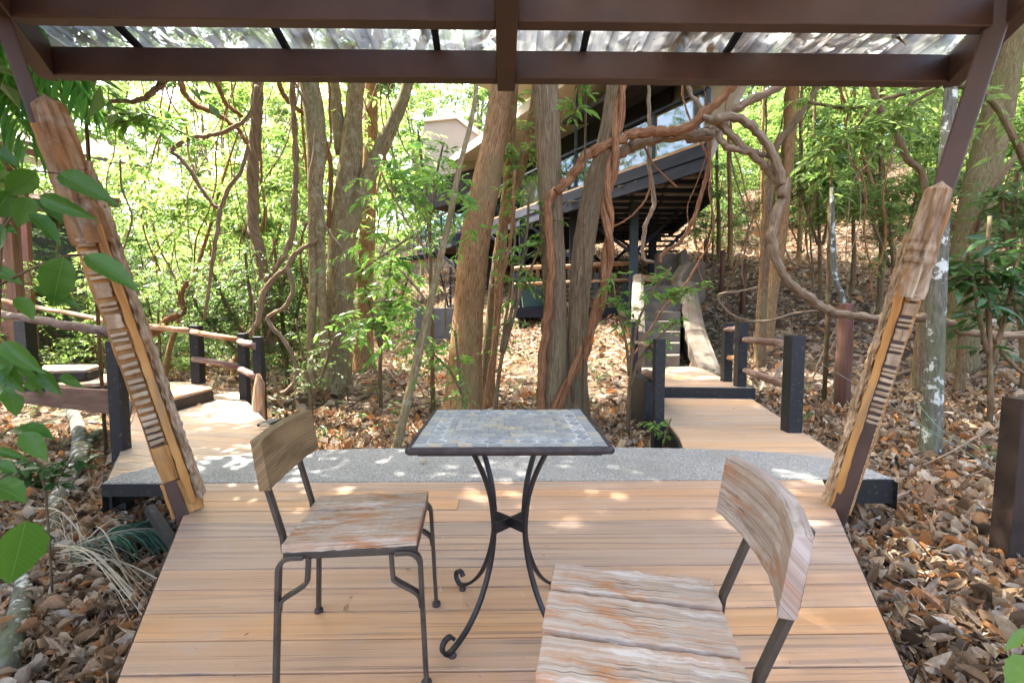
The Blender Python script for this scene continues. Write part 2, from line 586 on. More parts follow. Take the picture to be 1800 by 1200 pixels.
M_PLANK = weathered('weathered_seat_wood', (.34, .245, .17), (.47, .375, .29), (.36, .155, .06), (.56, .50, .44), .52)
M_PLANK_R = weathered('bleached_seat_wood', (.37, .275, .205), (.49, .405, .325), (.40, .185, .075), (.60, .55, .50), .53)
M_BACK_R = weathered('bleached_back_wood', (.30, .23, .185), (.43, .35, .295), (.34, .15, .065), (.50, .44, .40), .57)
M_BACK_L = wood_mat('oak_back_wood', (.235, .15, .07), (.085, .052, .025), (.30, .205, .105), (5, 110, 1), .5, .55, None, True)
M_CARVE = wood_mat('orange_carved_timber', (.43, .195, .05), (.18, .08, .025), (.52, .28, .095), (2, 30, 1), .5, .7, (.27, .18, .10))
M_CARVEPALE = wood_mat('pale_carved_timber', (.44, .32, .2), (.2, .13, .075), (.52, .42, .3), (3, 30, 1), .5, .8, (.34, .2, .1))
M_ROUGH = wood_mat('weathered_carved_wood', (.36, .25, .155), (.10, .06, .033), (.5, .40, .29), (6, 40, 1), .6, .85, (.3, .16, .07), bumps=.8)
M_LOG = wood_mat('debarked_log', (.36, .15, .05), (.15, .06, .025), (.42, .27, .15), (1.6, 16, 1), .4, .7, (.42, .35, .29))
M_LOGRED = wood_mat('red_brown_log', (.17, .085, .065), (.07, .035, .03), (.27, .2, .17), (1.6, 16, 1), .5, .75, (.3, .24, .2))
M_POSTWOOD = wood_mat('reddish_post_wood', (.14, .062, .038), (.05, .024, .016), (.2, .11, .075), (1.4, 40, 1), .6, .8)
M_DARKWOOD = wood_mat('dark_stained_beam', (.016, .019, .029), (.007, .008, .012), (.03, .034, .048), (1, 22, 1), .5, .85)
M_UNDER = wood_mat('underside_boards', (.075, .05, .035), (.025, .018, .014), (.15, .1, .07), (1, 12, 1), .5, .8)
M_BATTEN = wood_mat('grey_battens', (.2, .185, .155), (.09, .08, .065), (.28, .26, .22), (1, 12, 1), .5, .8)
M_TEAL = flat_mat('teal_painted_post', (.022, .035, .04), .5, .4, 0, .3, 5)
M_BEIGE = flat_mat('beige_render', (.34, .275, .205), .85, .2, 0, .08, 1.2, .1)
M_TAN = flat_mat('tan_panel', (.42, .27, .15), .7, .2, 0, .12, 2, .1)
M_DARKWALL = flat_mat('dark_wall', (.02, .018, .017), .8, .2, 0, .2, 2)  # near-black colour of the recessed wall and terrace posts
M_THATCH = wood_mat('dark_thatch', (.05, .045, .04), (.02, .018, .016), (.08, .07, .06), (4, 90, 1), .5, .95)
M_ROOFTILE = wood_mat('roof_shingle', (.16, .11, .085), (.06, .045, .038), (.24, .18, .14), (3, 8, 1), .5, .9)
M_REDROOF = flat_mat('red_brown_fascia', (.19, .075, .055), .7, .3, 0, .3, 3)
M_CREAM = flat_mat('cream_board', (.56, .48, .38), .8, .2, 0, .1, 2)
M_FOUND = flat_mat('grey_block', (.11, .11, .12), .9, .2, 0, .3, 3, .3)
M_BIN = flat_mat('green_bin', (.012, .05, .045), .45, .5, 0, .2, 6)

m = Mat('balustrade_glass', .03, .5)
gl = m.n('BsdfGlossy', Color=(.7, .84, 1.0), Roughness=.03); tp = m.n('BsdfTransparent', Color=(.62, .72, .78))
mx = m.n('MixShader'); m.set(mx.inputs[0], .055)
m.t.links.new(tp.outputs[0], mx.inputs[1]); m.t.links.new(gl.outputs[0], mx.inputs[2]); m.t.links.new(mx.outputs[0], m.o.inputs[0])
M_GLASS = m.m

m = Mat('clear_roof_sheet', .25, .5)
oc = m.co('Object')
sx = m.n('SeparateXYZ', Vector=oc)
fr = m.math('FRACT', m.math('ADD', m.math('DIVIDE', sx.outputs[0], .2), 50.12))
d1 = m.noise(m.mp(oc, (6, .8, 1)), 2.2, 7, .72, .4)
d2 = m.noise(oc, 22, 5, .7)
line = m.math('MULTIPLY', m.ramp(fr, [(0, .9), (.10, .25), (.17, .0), (.30, .0), (.40, .25), (.50, .8), (.56, .12), (1, .1)]), m.ramp(d1, [(.3, .35), (.65, 1)]))
dirt = m.math('MAXIMUM', m.math('MAXIMUM', line, m.ramp(d1, [(.5, .05), (.72, .6)])), m.ramp(d2, [(.6, 0), (.68, .85)]))
c = m.mix(dirt, (.46, .47, .455), (.07, .062, .05))
tl = m.n('BsdfTranslucent'); m.set(tl.inputs[0], c)
df = m.n('BsdfDiffuse'); m.set(df.inputs[0], c)
tp = m.n('BsdfTransparent'); m.set(tp.inputs[0], m.mix(dirt, (.86, .88, .9), (.2, .18, .15)))
gl = m.n('BsdfGlossy', Color=(1, 1, 1), Roughness=.15)
def mx_(f, a, b):
    q = m.n('MixShader'); m.set(q.inputs[0], f); m.t.links.new(a.outputs[0], q.inputs[1]); m.t.links.new(b.outputs[0], q.inputs[2]); return q
m0 = mx_(.3, tl, df); m1 = mx_(.2, m0, tp); m2 = mx_(.12, m1, gl)
m.t.links.new(m2.outputs[0], m.o.inputs[0])
M_SHEET = m.m

m = Mat('slate_tile', .5, .4)
r = m.rnd()
c = m.ramp(r, [(0, (.23, .24, .245)), (.25, (.30, .305, .295)), (.5, (.35, .35, .325)), (.68, (.25, .26, .27)), (.84, (.39, .36, .28)), (.92, (.42, .35, .25)), (1, (.33, .33, .315))], 'CONSTANT')
c = m.mix(m.ramp(m.noise(m.co('Object'), 40, 6, .7), [(.35, 0), (.7, .45)]), c, (.28, .27, .25))
m.bump(m.noise(m.co('Object'), 60, 5), .4, .003)
M_TILE = m.done(c)
M_GROUT = flat_mat('pale_grout', (.44, .45, .45), .8, .2, 0, .15, 20)
M_TABLEEDGE = flat_mat('table_edge', (.045, .034, .032), .6, .3, 0, .5, 30, .6)

M_BARK_GREY = bark_mat('grey_smooth_bark', (.10, .066, .037), (.20, .138, .08), (.29, .215, .135), (3, 16, 1), None, (.16, .13, .065), 1.0, .01)
M_BARK_ORANGE = bark_mat('orange_brown_bark', (.18, .088, .036), (.38, .21, .098), (.5, .32, .18), (5, 18, 1), None, (.2, .17, .08), 1.2, .016)
M_BARK_PALE = bark_mat('pale_bark', (.15, .105, .052), (.29, .215, .115), (.42, .34, .21), (5, 18, 1), (.30, .28, .17), (.17, .155, .07), .9)
M_BARK_BROWN = bark_mat('brown_bark', (.09, .052, .028), (.18, .11, .062), (.28, .19, .12), (5, 18, 1), None, (.15, .15, .07), 1.0)
M_BARK_WHITE = bark_mat('blotched_bark', (.08, .075, .06), (.14, .13, .10), (.2, .19, .16), (4, 12, 1), (.5, .52, .47), (.09, .11, .04), .8)
M_BARK_MOSS = bark_mat('mossy_bark', (.09, .065, .03), (.16, .125, .065), (.23, .19, .11), (5, 18, 1), None, (.11, .12, .035), .8)
M_LIANA = bark_mat('red_liana_bark', (.13, .055, .024), (.28, .132, .06), (.41, .235, .13), (3, 40, 1), None, None, 1.2, .014)
M_LIANA_PALE = bark_mat('pale_liana_bark', (.14, .095, .058), (.27, .19, .12), (.38, .30, .215), (3, 40, 1), None, None, 1.0, .012)
M_RUST = flat_mat('rusty_post', (.03, .017, .012), .7, .3, 0, .6, 6, .4)

G = lambda *s: [(i / (len(s) - 1), c) for i, c in enumerate(s)]
M_LEAF_BRIGHT = leaf_mat('bright_leaf', G((.065, .13, .03), (.10, .18, .04), (.13, .215, .05), (.20, .26, .065), (.075, .155, .05)), .55, .42, 1.75)
M_LEAF_MID = leaf_mat('mid_leaf', G((.045, .09, .028), (.07, .13, .035), (.105, .17, .045), (.05, .11, .05)), .5, .36, 1.7)
M_LEAF_DARK = leaf_mat('dark_glossy_leaf', G((.016, .05, .013), (.028, .08, .017), (.045, .105, .02), (.03, .07, .03)), .35, .25, 1.6)
M_LEAF_FRESH = leaf_mat('fresh_leaf', G((.07, .17, .03), (.10, .22, .035), (.14, .255, .045), (.08, .19, .05)), .5, .3, 1.7)
M_LEAF_NEAR = leaf_mat('near_leaf', G((.028, .095, .012), (.045, .13, .016), (.065, .16, .02)), .45, .28, 1.7, True)
M_PALM = leaf_mat('palm_leaf', G((.05, .17, .03), (.08, .23, .035), (.12, .28, .05)), .55, .3, 1.8)
M_STRAW = leaf_mat('straw_leaf', G((.38, .31, .2), (.5, .43, .3), (.3, .25, .17)), .3, .6, 1.2)
M_PALM_BLUE = leaf_mat('bluish_palm_leaf', G((.06, .13, .10), (.09, .17, .12), (.07, .19, .06)), .35, .35, 1.4)
# ------------------------------------------------------------------ terrain
GS = [-60, -25, -10, 0, 3, 5, 7, 8.6, 9.8, 12, 14.3, 18, 22, 30, 60, 200]
GZ = [-3.5, -1.9, -1.15, -.55, -.40, -.30, -.15, .0, .22, .85, 1.75, 3.2, 4.8, 8, 17, 45]
_sd = np.linspace(-60, 200, 2601)
_zd = np.interp(_sd, GS, GZ)
_k = np.hanning(21); _k /= _k.sum()
_zd = np.convolve(np.pad(_zd, 10, mode='edge'), _k, mode='valid')


def ground(x, y):
    x = np.asarray(x, dtype=float); y = np.asarray(y, dtype=float)
    s = .6 * x + .8 * y
    z = np.interp(s, _sd, _zd)
    f = np.clip((np.hypot(x, y - 4) - 2.5) / 5, 0, 1)
    z = z + f * (.07 * np.sin(.9 * x + .5 * y + 1) + .05 * np.sin(1.7 * y - 1.1 * x) + .03 * np.sin(3.1 * x + 2.3 * y))
    z = z + .012 * np.sin(7 * x + 3 * y) + .012 * np.sin(5 * y - 6 * x)
    # hollow left of the deck
    z = z - .12 * np.exp(-(((x + 3.1) / 1.3) ** 2 + ((y - 2.6) / 1.6) ** 2))
    return z


def gz(x, y): return float(ground(x, y))


def onground(px, py):
    """where the ray through a pixel meets the ground"""
    d = ray(px, py); t = .8
    while t < 80:
        p = CAM + d * t
        if p.z < gz(p.x, p.y): break
        t *= 1.01
    return p


def axis_pts(edges):
    out = []
    for (a, b, n) in edges: out += list(np.linspace(a, b, n, endpoint=False))
    return np.array(out + [edges[-1][1]])


gx = axis_pts([(-160, -30, 20), (-30, -8, 44), (-8, 9, 110), (9, 30, 42), (30, 160, 20)])
gy = axis_pts([(-60, -3, 15), (-3, 12, 100), (12, 35, 60), (35, 200, 30)])
X, Y = np.meshgrid(gx, gy)
Zg = ground(X, Y)
nx_, ny_ = len(gx), len(gy)
idx = np.arange(nx_ * ny_).reshape(ny_, nx_)
F = np.stack([idx[:-1, :-1], idx[:-1, 1:], idx[1:, 1:], idx[1:, :-1]], -1).reshape(-1, 4)
mb = MB(); mb.add(np.stack([X, Y, Zg], -1).reshape(-1, 3), F, None, True)
tag(mb.build('ground', M_GROUND), kind='structure', label='brown forest floor rising to the hillside on the right', cat='ground')


# ------------------------------------------------------------------ boards clipped to a polygon
def clip_half(poly, a, b, c):
    """keep a*x+b*y<=c"""
    out = []
    for i in range(len(poly)):
        p, q = poly[i], poly[(i + 1) % len(poly)]
        dp, dq = a * p[0] + b * p[1] - c, a * q[0] + b * q[1] - c
        if dp <= 0: out.append(p)
        if dp * dq < 0:
            t = dp / (dp - dq); out.append((p[0] + t * (q[0] - p[0]), p[1] + t * (q[1] - p[1])))
    return out


def boards(mb, poly, z, ang=0, pitch=.145, gap=.006, th=.024, split=0, seed=1):
    rnd = random.Random(seed)
    ca, sa = math.cos(ang), math.sin(ang)
    q = [(p[0] * ca + p[1] * sa, -p[0] * sa + p[1] * ca) for p in poly]
    v0, v1 = min(p[1] for p in q), max(p[1] for p in q)
    v = v1
    while v > v0:
        a, b = v - pitch + gap, v
        st = clip_half(clip_half(q, 0, 1, b), 0, -1, -a)
        if len(st) >= 3:
            us = sorted([min(p[0] for p in st), max(p[0] for p in st)])
            cuts = [us[0] - 1, us[1] + 1]
            if split and us[1] - us[0] > 1.5 and rnd.random() < split:
                cuts = [us[0] - 1, rnd.uniform(us[0] + .3, us[1] - .3), us[1] + 1]
            for k in range(len(cuts) - 1):
                s2 = clip_half(clip_half(st, 1, 0, cuts[k + 1] - (.0015 if k < len(cuts) - 2 else 0)), -1, 0, -cuts[k] - (.0015 if k else 0))
                if len(s2) < 3: continue
                dz = rnd.uniform(-.0008, .0008)
                n = len(s2)
                w = [(p[0] * ca - p[1] * sa, p[0] * sa + p[1] * ca) for p in s2]
                V = [(*p, z - th) for p in w] + [(*p, z + dz) for p in w]
                Fc = [tuple(range(n - 1, -1, -1)), tuple(range(n, 2 * n))] + [(i, (i + 1) % n, n + (i + 1) % n, n + i) for i in range(n)]
                U = [(p[0], p[1]) for p in s2] * 2
                mb.faces_uv(V, Fc, U)
        v -= pitch


# ------------------------------------------------------------------ main deck
dl, dr = Pz(345, 848, 0), Pz(1446, 843, 0)
dl2, dr2 = Pz(205, 1200, 0), Pz(1601, 1200, 0)
YF = (dl.y + dr.y) / 2                     # front edge of the deck
def side_at(a, b, y):
    t = (y - a.y) / (b.y - a.y); return a.x + (b.x - a.x) * t
YB = .45
DECK = [(side_at(dl, dl2, YF), YF), (side_at(dl, dl2, YB), YB), (side_at(dl, dl2, YB), -1.6),
        (side_at(dr, dr2, YB), -1.6), (side_at(dr, dr2, YB), YB), (side_at(dr, dr2, YF), YF)]
t_deck = thing('timber_deck', 'wide brown plank deck with grooved grain under the table and chairs', 'deck', (0, YF / 2, 0))
mb = MB(); boards(mb, DECK, 0, 0, .1452, .0075, .024, .15, 4)
mb.build('deck_boards', M_DECK, t_deck, bevel=.0025)
mb = MB()
for i in (0, 1, 3, 4):
    a, b = DECK[i], DECK[(i + 1) % 6]
    mb.beam((a[0], a[1], -.10), (b[0], b[1], -.10), .03, .15)
for k in range(8):
    y = -1.2 + k * .55
    xs = 1.0 if y < YB else abs(side_at(dl, dl2, y))
    mb.beam((-xs + .05, y, -.08), (xs - .05, y, -.08), .05, .1)
mb.build('edge_frame', M_RUST, t_deck)
mb = MB()
mb.beam((-2.25, 2.84, -.12), (-1.72, 2.55, -.5), .045, .06)
mb.build('support_leg', M_BLACK, t_deck)

# ------------------------------------------------------------------ concrete landing in front of the deck
arc = [(185, 847), (215, 833), (300, 815), (400, 802), (500, 794), (620, 789), (760, 787), (900, 786), (1050, 786), (1200, 788), (1330, 793), (1440, 803), (1510, 818), (1572, 842)]
arcw = [Pz(x, y, 0) for x, y in arc]
arcw = [(p[0], p[1]) for p in smooth_path([(p.x, p.y) for p in arcw], 3)]
xl, xr = arcw[0][0], arcw[-1][0]
t = thing('concrete_landing', 'curved grey pebble concrete strip between the deck and the leaf litter', 'landing', (0, YF + .3, 0))
poly = [(xl, YF + .006), (xr, YF + .006)] + arcw[::-1][1:-1]
mb = MB(); mb.prism(poly, -.08, .001)
mb.build('slab', M_CONC, t)
mb = MB()
mb.box(xl, DECK[0][0] + .06, YF - .006, YF + .003, -.085, -.003)
mb.box(DECK[5][0] - .06, xr, YF - .006, YF + .003, -.165, -.003)
mb.box(xr - .01, xr + .003, YF, YF + .05, -.165, -.004)
mb.prism([(p[0], p[1] + .004) for p in arcw[::-1]] + [(p[0], p[1] - .03) for p in arcw], -.2, -.012)
mb.build('edge_band', M_BLACK, t)

# ------------------------------------------------------------------ boardwalks
wl = [Pz(*p, -.004) for p in ((188, 846), (209, 800), (243, 715), (300, 706), (417, 687), (458, 730), (486, 756), (560, 800), (480, 815), (300, 835))]
t = thing('boardwalk', 'sun-dappled plank boardwalk leading to the low steps on the left', 'boardwalk', wl[2])
mb = MB(); boards(mb, [(p.x, p.y) for p in wl], -.004, R(-14), .145, .004, .024, 0, 7)
mb.build('walkway_boards', M_WALK, t, bevel=.002)
mb = MB()
for a, b in zip(wl[:7], wl[1:7]):
    mb.beam((a.x, a.y, -.115), (b.x, b.y, -.115), .04, .17)
c0 = Pz(478, 738, -.0)
mb.build('side_beam', M_BLACK, t)

wr = [Pz(*p, -.004) for p in ((1168, 699), (1168, 735), (1195, 770), (1205, 797), (1470, 812), (1475, 800), (1408, 757), (1322, 701))]
t = thing('boardwalk', 'pale plank boardwalk between black posts leading to the concrete stairs', 'boardwalk', wr[0])
mb = MB(); boards(mb, [(p.x, p.y) for p in wr], -.004, R(0), .145, .004, .024, 0, 9)
mb.build('walkway_boards', M_WALK, t, bevel=.002)
mb = MB()
for i in (0, 1, 2, 5, 6):
    a, b = wr[i], wr[(i + 1) % 8]
    mb.beam((a.x, a.y, -.12), (b.x, b.y, -.12), .04, .18)
mb.build('side_beam', M_BLACK, t)

zs = .13
ws = [Pz(*p, zs) for p in ((1128, 651), (1158, 679), (1318, 681), (1270, 664), (1228, 645), (1128, 640))]
t = thing('step_platform', 'raised plank platform with a black riser at the foot of the concrete stairs', 'platform', ws[1])
mb = MB(); boards(mb, [(p.x, p.y) for p in ws], zs, 0, .145, .004, .024, 0, 11)
mb.build('platform_boards', M_WALK, t, bevel=.002)
mb = MB()
a, b = ws[1], ws[2]
mb.beam((a.x - .02, a.y - .02, zs - .078), (b.x + .06, b.y - .02, zs - .078), .03, .145)
mb.beam((ws[0].x, ws[0].y, zs - .1), (ws[1].x, ws[1].y, zs - .1), .03, .16)
mb.build('riser', M_BLACK, t)


def leftstep(label, pts, z, rise, legs=()):
    w = [Pz(*p, z) for p in pts]
    t = thing('step_platform', label, 'platform', w[0])
    mb = MB(); boards(mb, [(p.x, p.y) for p in w], z, R(-14), .145, .004, .03, 0, 5)
    mb.build('platform_boards', M_WALK, t, bevel=.002)
    mb = MB()
    n = len(w)
    for i in range(n):
        a, b = w[i], w[(i + 1) % n]
        mb.beam((a.x, a.y, z - .035 - rise / 2), (b.x, b.y, z - .035 - rise / 2), .035, rise)
    for px, py in legs:
        q = Pz(px, py, z)
        mb.box(q.x - .05, q.x + .05, q.y, q.y + .1, gz(q.x, q.y) - .1, z - .035)
    mb.build('riser', M_BLACK, t)
    return w


leftstep('low plank step just above the sunlit boardwalk', ((245, 707), (300, 700), (372, 682), (366, 672), (300, 671), (232, 676)), .15, .12)
leftstep('plank step over the reddish beam beside the boardwalk', ((42, 675), (120, 676), (180, 673), (205, 668), (205, 656), (112, 662), (60, 668)), .28, .05)
leftstep('higher plank step with a thin black edge behind the reddish beam', ((72, 652), (150, 650), (176, 643), (168, 640), (76, 642)), .42, .08)
t = thing('stringer_beam', 'long reddish brown beam under the plank steps at left', 'beam', P(45, 700, 5.6))
mb = MB(); mb.beam(P(20, 690, 6.1), P(196, 706, 4.4), .06, .23)
mb.build('beam', M_POSTWOOD, t, bevel=.004)
bpy.data.objects['beam'].name = 'plank'

# ------------------------------------------------------------------ shelter over the deck
t_sh = thing('roofed_shelter', 'brown steel shelter frame with leaning posts and a clear corrugated roof over the deck', 'shelter', (0, 1.2, 0))
YU, YL = 2.15, 2.60
zU = P(900, 38, YU).z; zL = P(900, 138, YL).z
hB = .15
BW = .07
xc = P(890, 140, YL).x
xLl, xLr = P(88, 120, YL).x, P(1672, 130, YL).x
xUl, xUr = P(12, 20, YU).x, P(1768, 20, YU).x
for (y, z, x0, x1) in ((YL, zL, xLl, xLr), (YU, zU, xUl, xUr)):
    for a, b in ((x0, xc - .05), (xc + .05, x1)):
        mb = MB(); mb.beam((a, y + BW / 2, z + hB / 2), (b, y + BW / 2, z + hB / 2), BW, hB)
        o = mb.build('cross_beam', M_STEEL, t_sh, bevel=.006)
zsl = (zU - zL) / (YU - YL)
def roofz(y): return zL + hB + (y - YL) * zsl
mb = MB(); mb.beam((xc, YL + BW + .02, roofz(YL + .09) - hB / 2 - .012), (xc, -1.6, roofz(-1.6) - hB / 2 - .012), .10, hB + .03)
mb.build('rafter', M_STEEL, t_sh, bevel=.006)
SL = []
for (x0, x1, s) in ((xLl, xUl, -1), (xLr, xUr, 1)):
    d = Vector((x1 - x0, YU - YL, zU - zL)); 
    a = Vector((x0, YL, zL + hB / 2)); 
    k = (.35 - YL) / d.y
    e = a + d * k
    SL.append((x0, YL, e.x, .35))
    mb = MB(); mb.beam(a - d * .12 + Vector((s * .03, 0, -.0015)), e + Vector((s * .03, 0, -.0015)), .08, hB + .004)
    mb.build('rafter', M_STEEL, t_sh, bevel=.006)
# corrugated sheet: columns in x, each with its own y range
def ymin(x):
    (x0, y0, x1, y1) = SL[0] if x < 0 else SL[1]
    if abs(x) < abs(x1): return -1.6
    return y1 + (x - x1) / (x0 - x1) * (y0 - y1)
cols = []
x = xLl - .02
prof = [(0, 0), (.035, .028), (.06, .028), (.095, 0), (.20, 0)]
k = 0
while x < xLr + .02:
    for dx, dz in prof[:-1]:
        if x + dx < xLr + .04: cols.append((x + dx, dz))
    x += .20
NY = 10
V, F = [], []
for i, (cx_, dz) in enumerate(cols):
    y0, y1 = ymin(cx_), YL + .22
    y0 = min(y0, y1 - .05)
    for j in range(NY + 1):
        y = y1 + (y0 - y1) * j / NY
        V.append((cx_, y, roofz(y) + .025 + dz + .004 * math.sin(cx_ * 3 + y * 2)))
    if i:
        b0, b1 = (i - 1) * (NY + 1), i * (NY + 1)
        for j in range(NY): F.append((b0 + j, b1 + j, b1 + j + 1, b0 + j + 1))
mb = MB(); mb.add(V, F)
mb.build('roof_sheet', M_SHEET, t_sh)
# battens above the sheet
for (a, b) in (((757, 40), (771, 92)), ((1042, 42), (1022, 92)), ((160, 37), (258, 90)), ((455, 40), (512, 92)), ((1330, 45), (1268, 94))):
    p, q = P(*b, YL + .1), P(*a, YU + .1)
    xx = lambda y: p.x + (q.x - p.x) * (y - p.y) / (q.y - p.y)
    mb = MB(); mb.beam((xx(2.75), 2.75, roofz(2.75) + .012), (xx(.4), .4, roofz(.4) + .012), .035, .022)
    mb.build('batten', M_DARKWOOD, t_sh)


def lean_post(bot, top, s):
    """steel post, square tube turned on edge; s=+1 when the inside is to the right"""
    a, b = bot, top
    ax = (b - a).normalized()
    mid = (a + b) / 2
    n = (CAM - mid); n -= ax * n.dot(ax); n.normalize()
    e = ax.cross(n).normalized()
    if e.x * s < 0: e = -e
    mb = MB(); mb.beam(a - ax * .35, b + ax * .42, .062 if s > 0 else .085, .10, up=n)
    mb.build('post', M_STEEL, t_sh, bevel=.008)
    return ax, n, e


def carved(bot, top, s, label, t0s, orange, W):
    ax = (top - bot).normalized(); L = (top - bot).length
    n = CAM - (bot + top) / 2; n -= ax * n.dot(ax); n.normalize()
    e = ax.cross(n).normalized()
    if e.x * s < 0: e = -e
    q_ = W / .215
    t = thing('carved_timber', label, 'carved timber', bot)
    at = lambda tt, ee, nn: bot + ax * (L * tt) + e * (ee * q_) + n * nn
    # core board, slightly twisted and worn
    mb = MB()
    mb.beam(at(-.02, -.02, -.03), at(.94, -.02, -.03), W - .04, .085, up=n, n=24, jit=.005, seed=3)
    mb.build('core_board', M_CARVE, t, bevel=.006)
    # ribbed band beside the steel
    mb = MB()
    e0 = -.215 / 2 + .052
    rnd = random.Random(8)
    q = .185 if s > 0 else .0
    while q < .44:
        h = .0135
        mb.beam(at(q, e0 - .038, .022 + rnd.uniform(0, .004)), at(q + rnd.uniform(-.002, .002), e0 + .040, .022 + rnd.uniform(0, .005)), h * L * .78, .03, up=n, n=3, jit=.002, seed=int(q * 1e4))
        q += (.0165 + max(q - .18, 0) * .014) * rnd.uniform(.9, 1.16)
    while q < .70:
        for dq in (0, .013):
            mb.beam(at(q + dq, e0 - .038, .024), at(q + dq, e0 + .040, .026), .016, .026, up=n, n=3, jit=.002, seed=int(q * 1e4 + dq * 1e3))
        mb.beam(at(q + .028, e0, .016), at(q + .063, e0 + .002, .018), .074 * q_, .026, up=n, n=4, jit=.003, seed=int(q * 1e4) + 7)
        q += .075
    mb.build('carved_band', M_CARVEPALE, t, bevel=.004)
    # smooth block at the foot
    mb = MB()
    if s > 0: mb.beam(at(.075, e0 - .002, .02), at(.172, e0 + .002, .02), .088 * q_, .045, up=n, n=4, jit=.002)
    mb.beam(at(-.03, -.03 if s > 0 else 0, .013), at(.07, -.03 if s > 0 else 0, .013), W - .035 if s > 0 else W - .07, .03, up=n, n=4, jit=.003, seed=5)
    mb.build('foot_block', M_CARVE, t, bevel=.005)
    # long strip
    mb = MB(); mb.beam(at(.0, .012, .03), at(.74, .016, .034), .036, .055, up=n, n=30, jit=.0035, seed=12)
    mb.build('edge_strip', M_CARVE, t, bevel=.004)
    # rough carved flank: displaced sheet wrapped round the inner edge
    mb = MB()
    NU, NV = 220, 16
    V, U = [], []
    for i in range(NU + 1):
        tt = i / NU * .86 - .0
        for j in range(NV + 1):
            a = j / NV * math.pi * 1.05 - .1
            base = Vector((0.045 * math.sin(a), 0, .055 * math.cos(a)))
            # carved scales + erosion
            w = mnoise.noise(Vector((tt * 7, j * .22, 3.3 * s))) * .022 + mnoise.noise(Vector((tt * 26, j * .9, 1.3))) * .012 + mnoise.noise(Vector((tt * 70, j * 1.6, 7))) * .009
            sc_ = abs(math.sin(tt * L * 38 + 1.3 * math.sin(j * .9))) * .012
            r = 1 + (w + sc_ - .008) / .055
            V.append(at(tt, .045 + base.x * r, -.02 + base.z * r)); U.append((tt * L, j * .012))
    F = []
    for i in range(NU):
        for j in range(NV):
            q = i * (NV + 1) + j
            F.append((q, q + 1, q + NV + 2, q + NV + 1))
    mb.faces_uv(V, F, U)
    mb.build('carved_flank', M_ROUGH, t)
    # eroded head at the top
    mb = MB()
    NU, NV = 130, 40
    V, U = [], []
    for i in range(NU + 1):
        tt = t0s + (1.0 - t0s) * i / NU
        f = i / NU
        wid = .098 * (1 - .42 * f ** 2)
        for j in range(NV):
            a = 2 * math.pi * j / NV
            w = mnoise.noise(Vector((tt * 8, math.cos(a) * 1.6, math.sin(a) * 1.6))) * .20 + mnoise.noise(Vector((tt * 7, math.cos(a) * 7, math.sin(a) * 7))) * .20 + mnoise.noise(Vector((tt * 22, math.cos(a) * 16, math.sin(a) * 16))) * .10
            w -= .22 * max(0, mnoise.noise(Vector((tt * 5 + 3, math.cos(a) * 4, math.sin(a) * 4 + 5))) - .12) * 3
            if .25 < f < .5: w += .10 * math.copysign(abs(math.sin(f * 62)) ** .4, math.sin(f * 62)) * (1 if math.cos(a) > -.2 else .3)
            r = 1 + w
            endf = 1 if f < .93 else max(.05, (1 - f) / .07)
            V.append(at(tt, -.012 + math.cos(a) * wid * r * endf, -.0 + math.sin(a) * .062 * r * endf)); U.append((tt * L, a * .06))
    F = []
    for i in range(NU):
        for j in range(NV):
            j2 = (j + 1) % NV
            F.append((i * NV + j, i * NV + j2, (i + 1) * NV + j2, (i + 1) * NV + j))
    mb.faces_uv(V, F, U)
    mb.build('carved_head', M_ROUGH if not orange else M_CARVE2, t)
    return t


M_CARVE2 = wood_mat('mottled_carved_head', (.30, .145, .055), (.10, .055, .028), (.36, .24, .14), (5, 22, 1), .6, .85, (.30, .24, .18), bumps=.8)
lean_post(P(318, 900, 2.5), P(31, 110, 2.2), 1)
lean_post(P(1476, 897, 2.52), P(1729, 110, 2.2), -1)
carved(P(334, 878, 2.52), P(82, 165, 2.16), 1, 'long carved timber with ladder-like ribs and orange foot fixed to the left leaning post', .68, True, .185)
carved(P(1470, 885, 2.54), P(1652, 318, 2.24), -1, 'pale carved timber with eroded split head fixed to the right leaning post', .68, False, .16)

# leaves and dirt lying on the clear roof
rng = np.random.default_rng(5)
N = 1700
xs = np.where(rng.random(N) < .62, rng.uniform(.9, 2.45, N), rng.uniform(-2.4, 1.2, N))
ys = rng.uniform(1.2, 2.8, N)
keep = (ys > np.array([ymin(x) for x in xs]) + .05)
xs, ys = xs[keep], ys[keep]; N = len(xs)
pos = np.stack([xs, ys, np.array([roofz(y) for y in ys]) + .058 + rng.uniform(0, .02, N)], -1)
a = rng.normal(1.57, .7, N)
mb = MB()
mb.add(*leaf_chunk(pos, np.stack([np.cos(a), np.sin(a), rng.normal(0, .1, N)], -1), np.array([[0, 0, 1.0]]) + rng.normal(0, .2, (N, 3)), rng.uniform(.04, .19, N), rng.uniform(.012, .06, N), 'A', bend=rng.uniform(-.3, .3, N), roll=rng.uniform(-.3, .8, N)))
for k in range(46):
    x = rng.uniform(-2.4, 2.4); y = rng.uniform(1.9, 2.75)
    if y < ymin(x) + .1: continue
    pts = [(x, y, roofz(y) + .065)]
    an = rng.uniform(0, 6.28)
    for j in range(4):
        an += rng.normal(0, .6); x += .035 * math.cos(an); y += .035 * math.sin(an); pts.append((x, y, roofz(y) + .068))
    mb.tube(pts, rng.uniform(.002, .004), 5)
tag(mb.build('roof_leaf_litter', M_DEAD), 'dead leaves and twigs lying on the clear corrugated roof', 'leaf litter', kind='stuff')
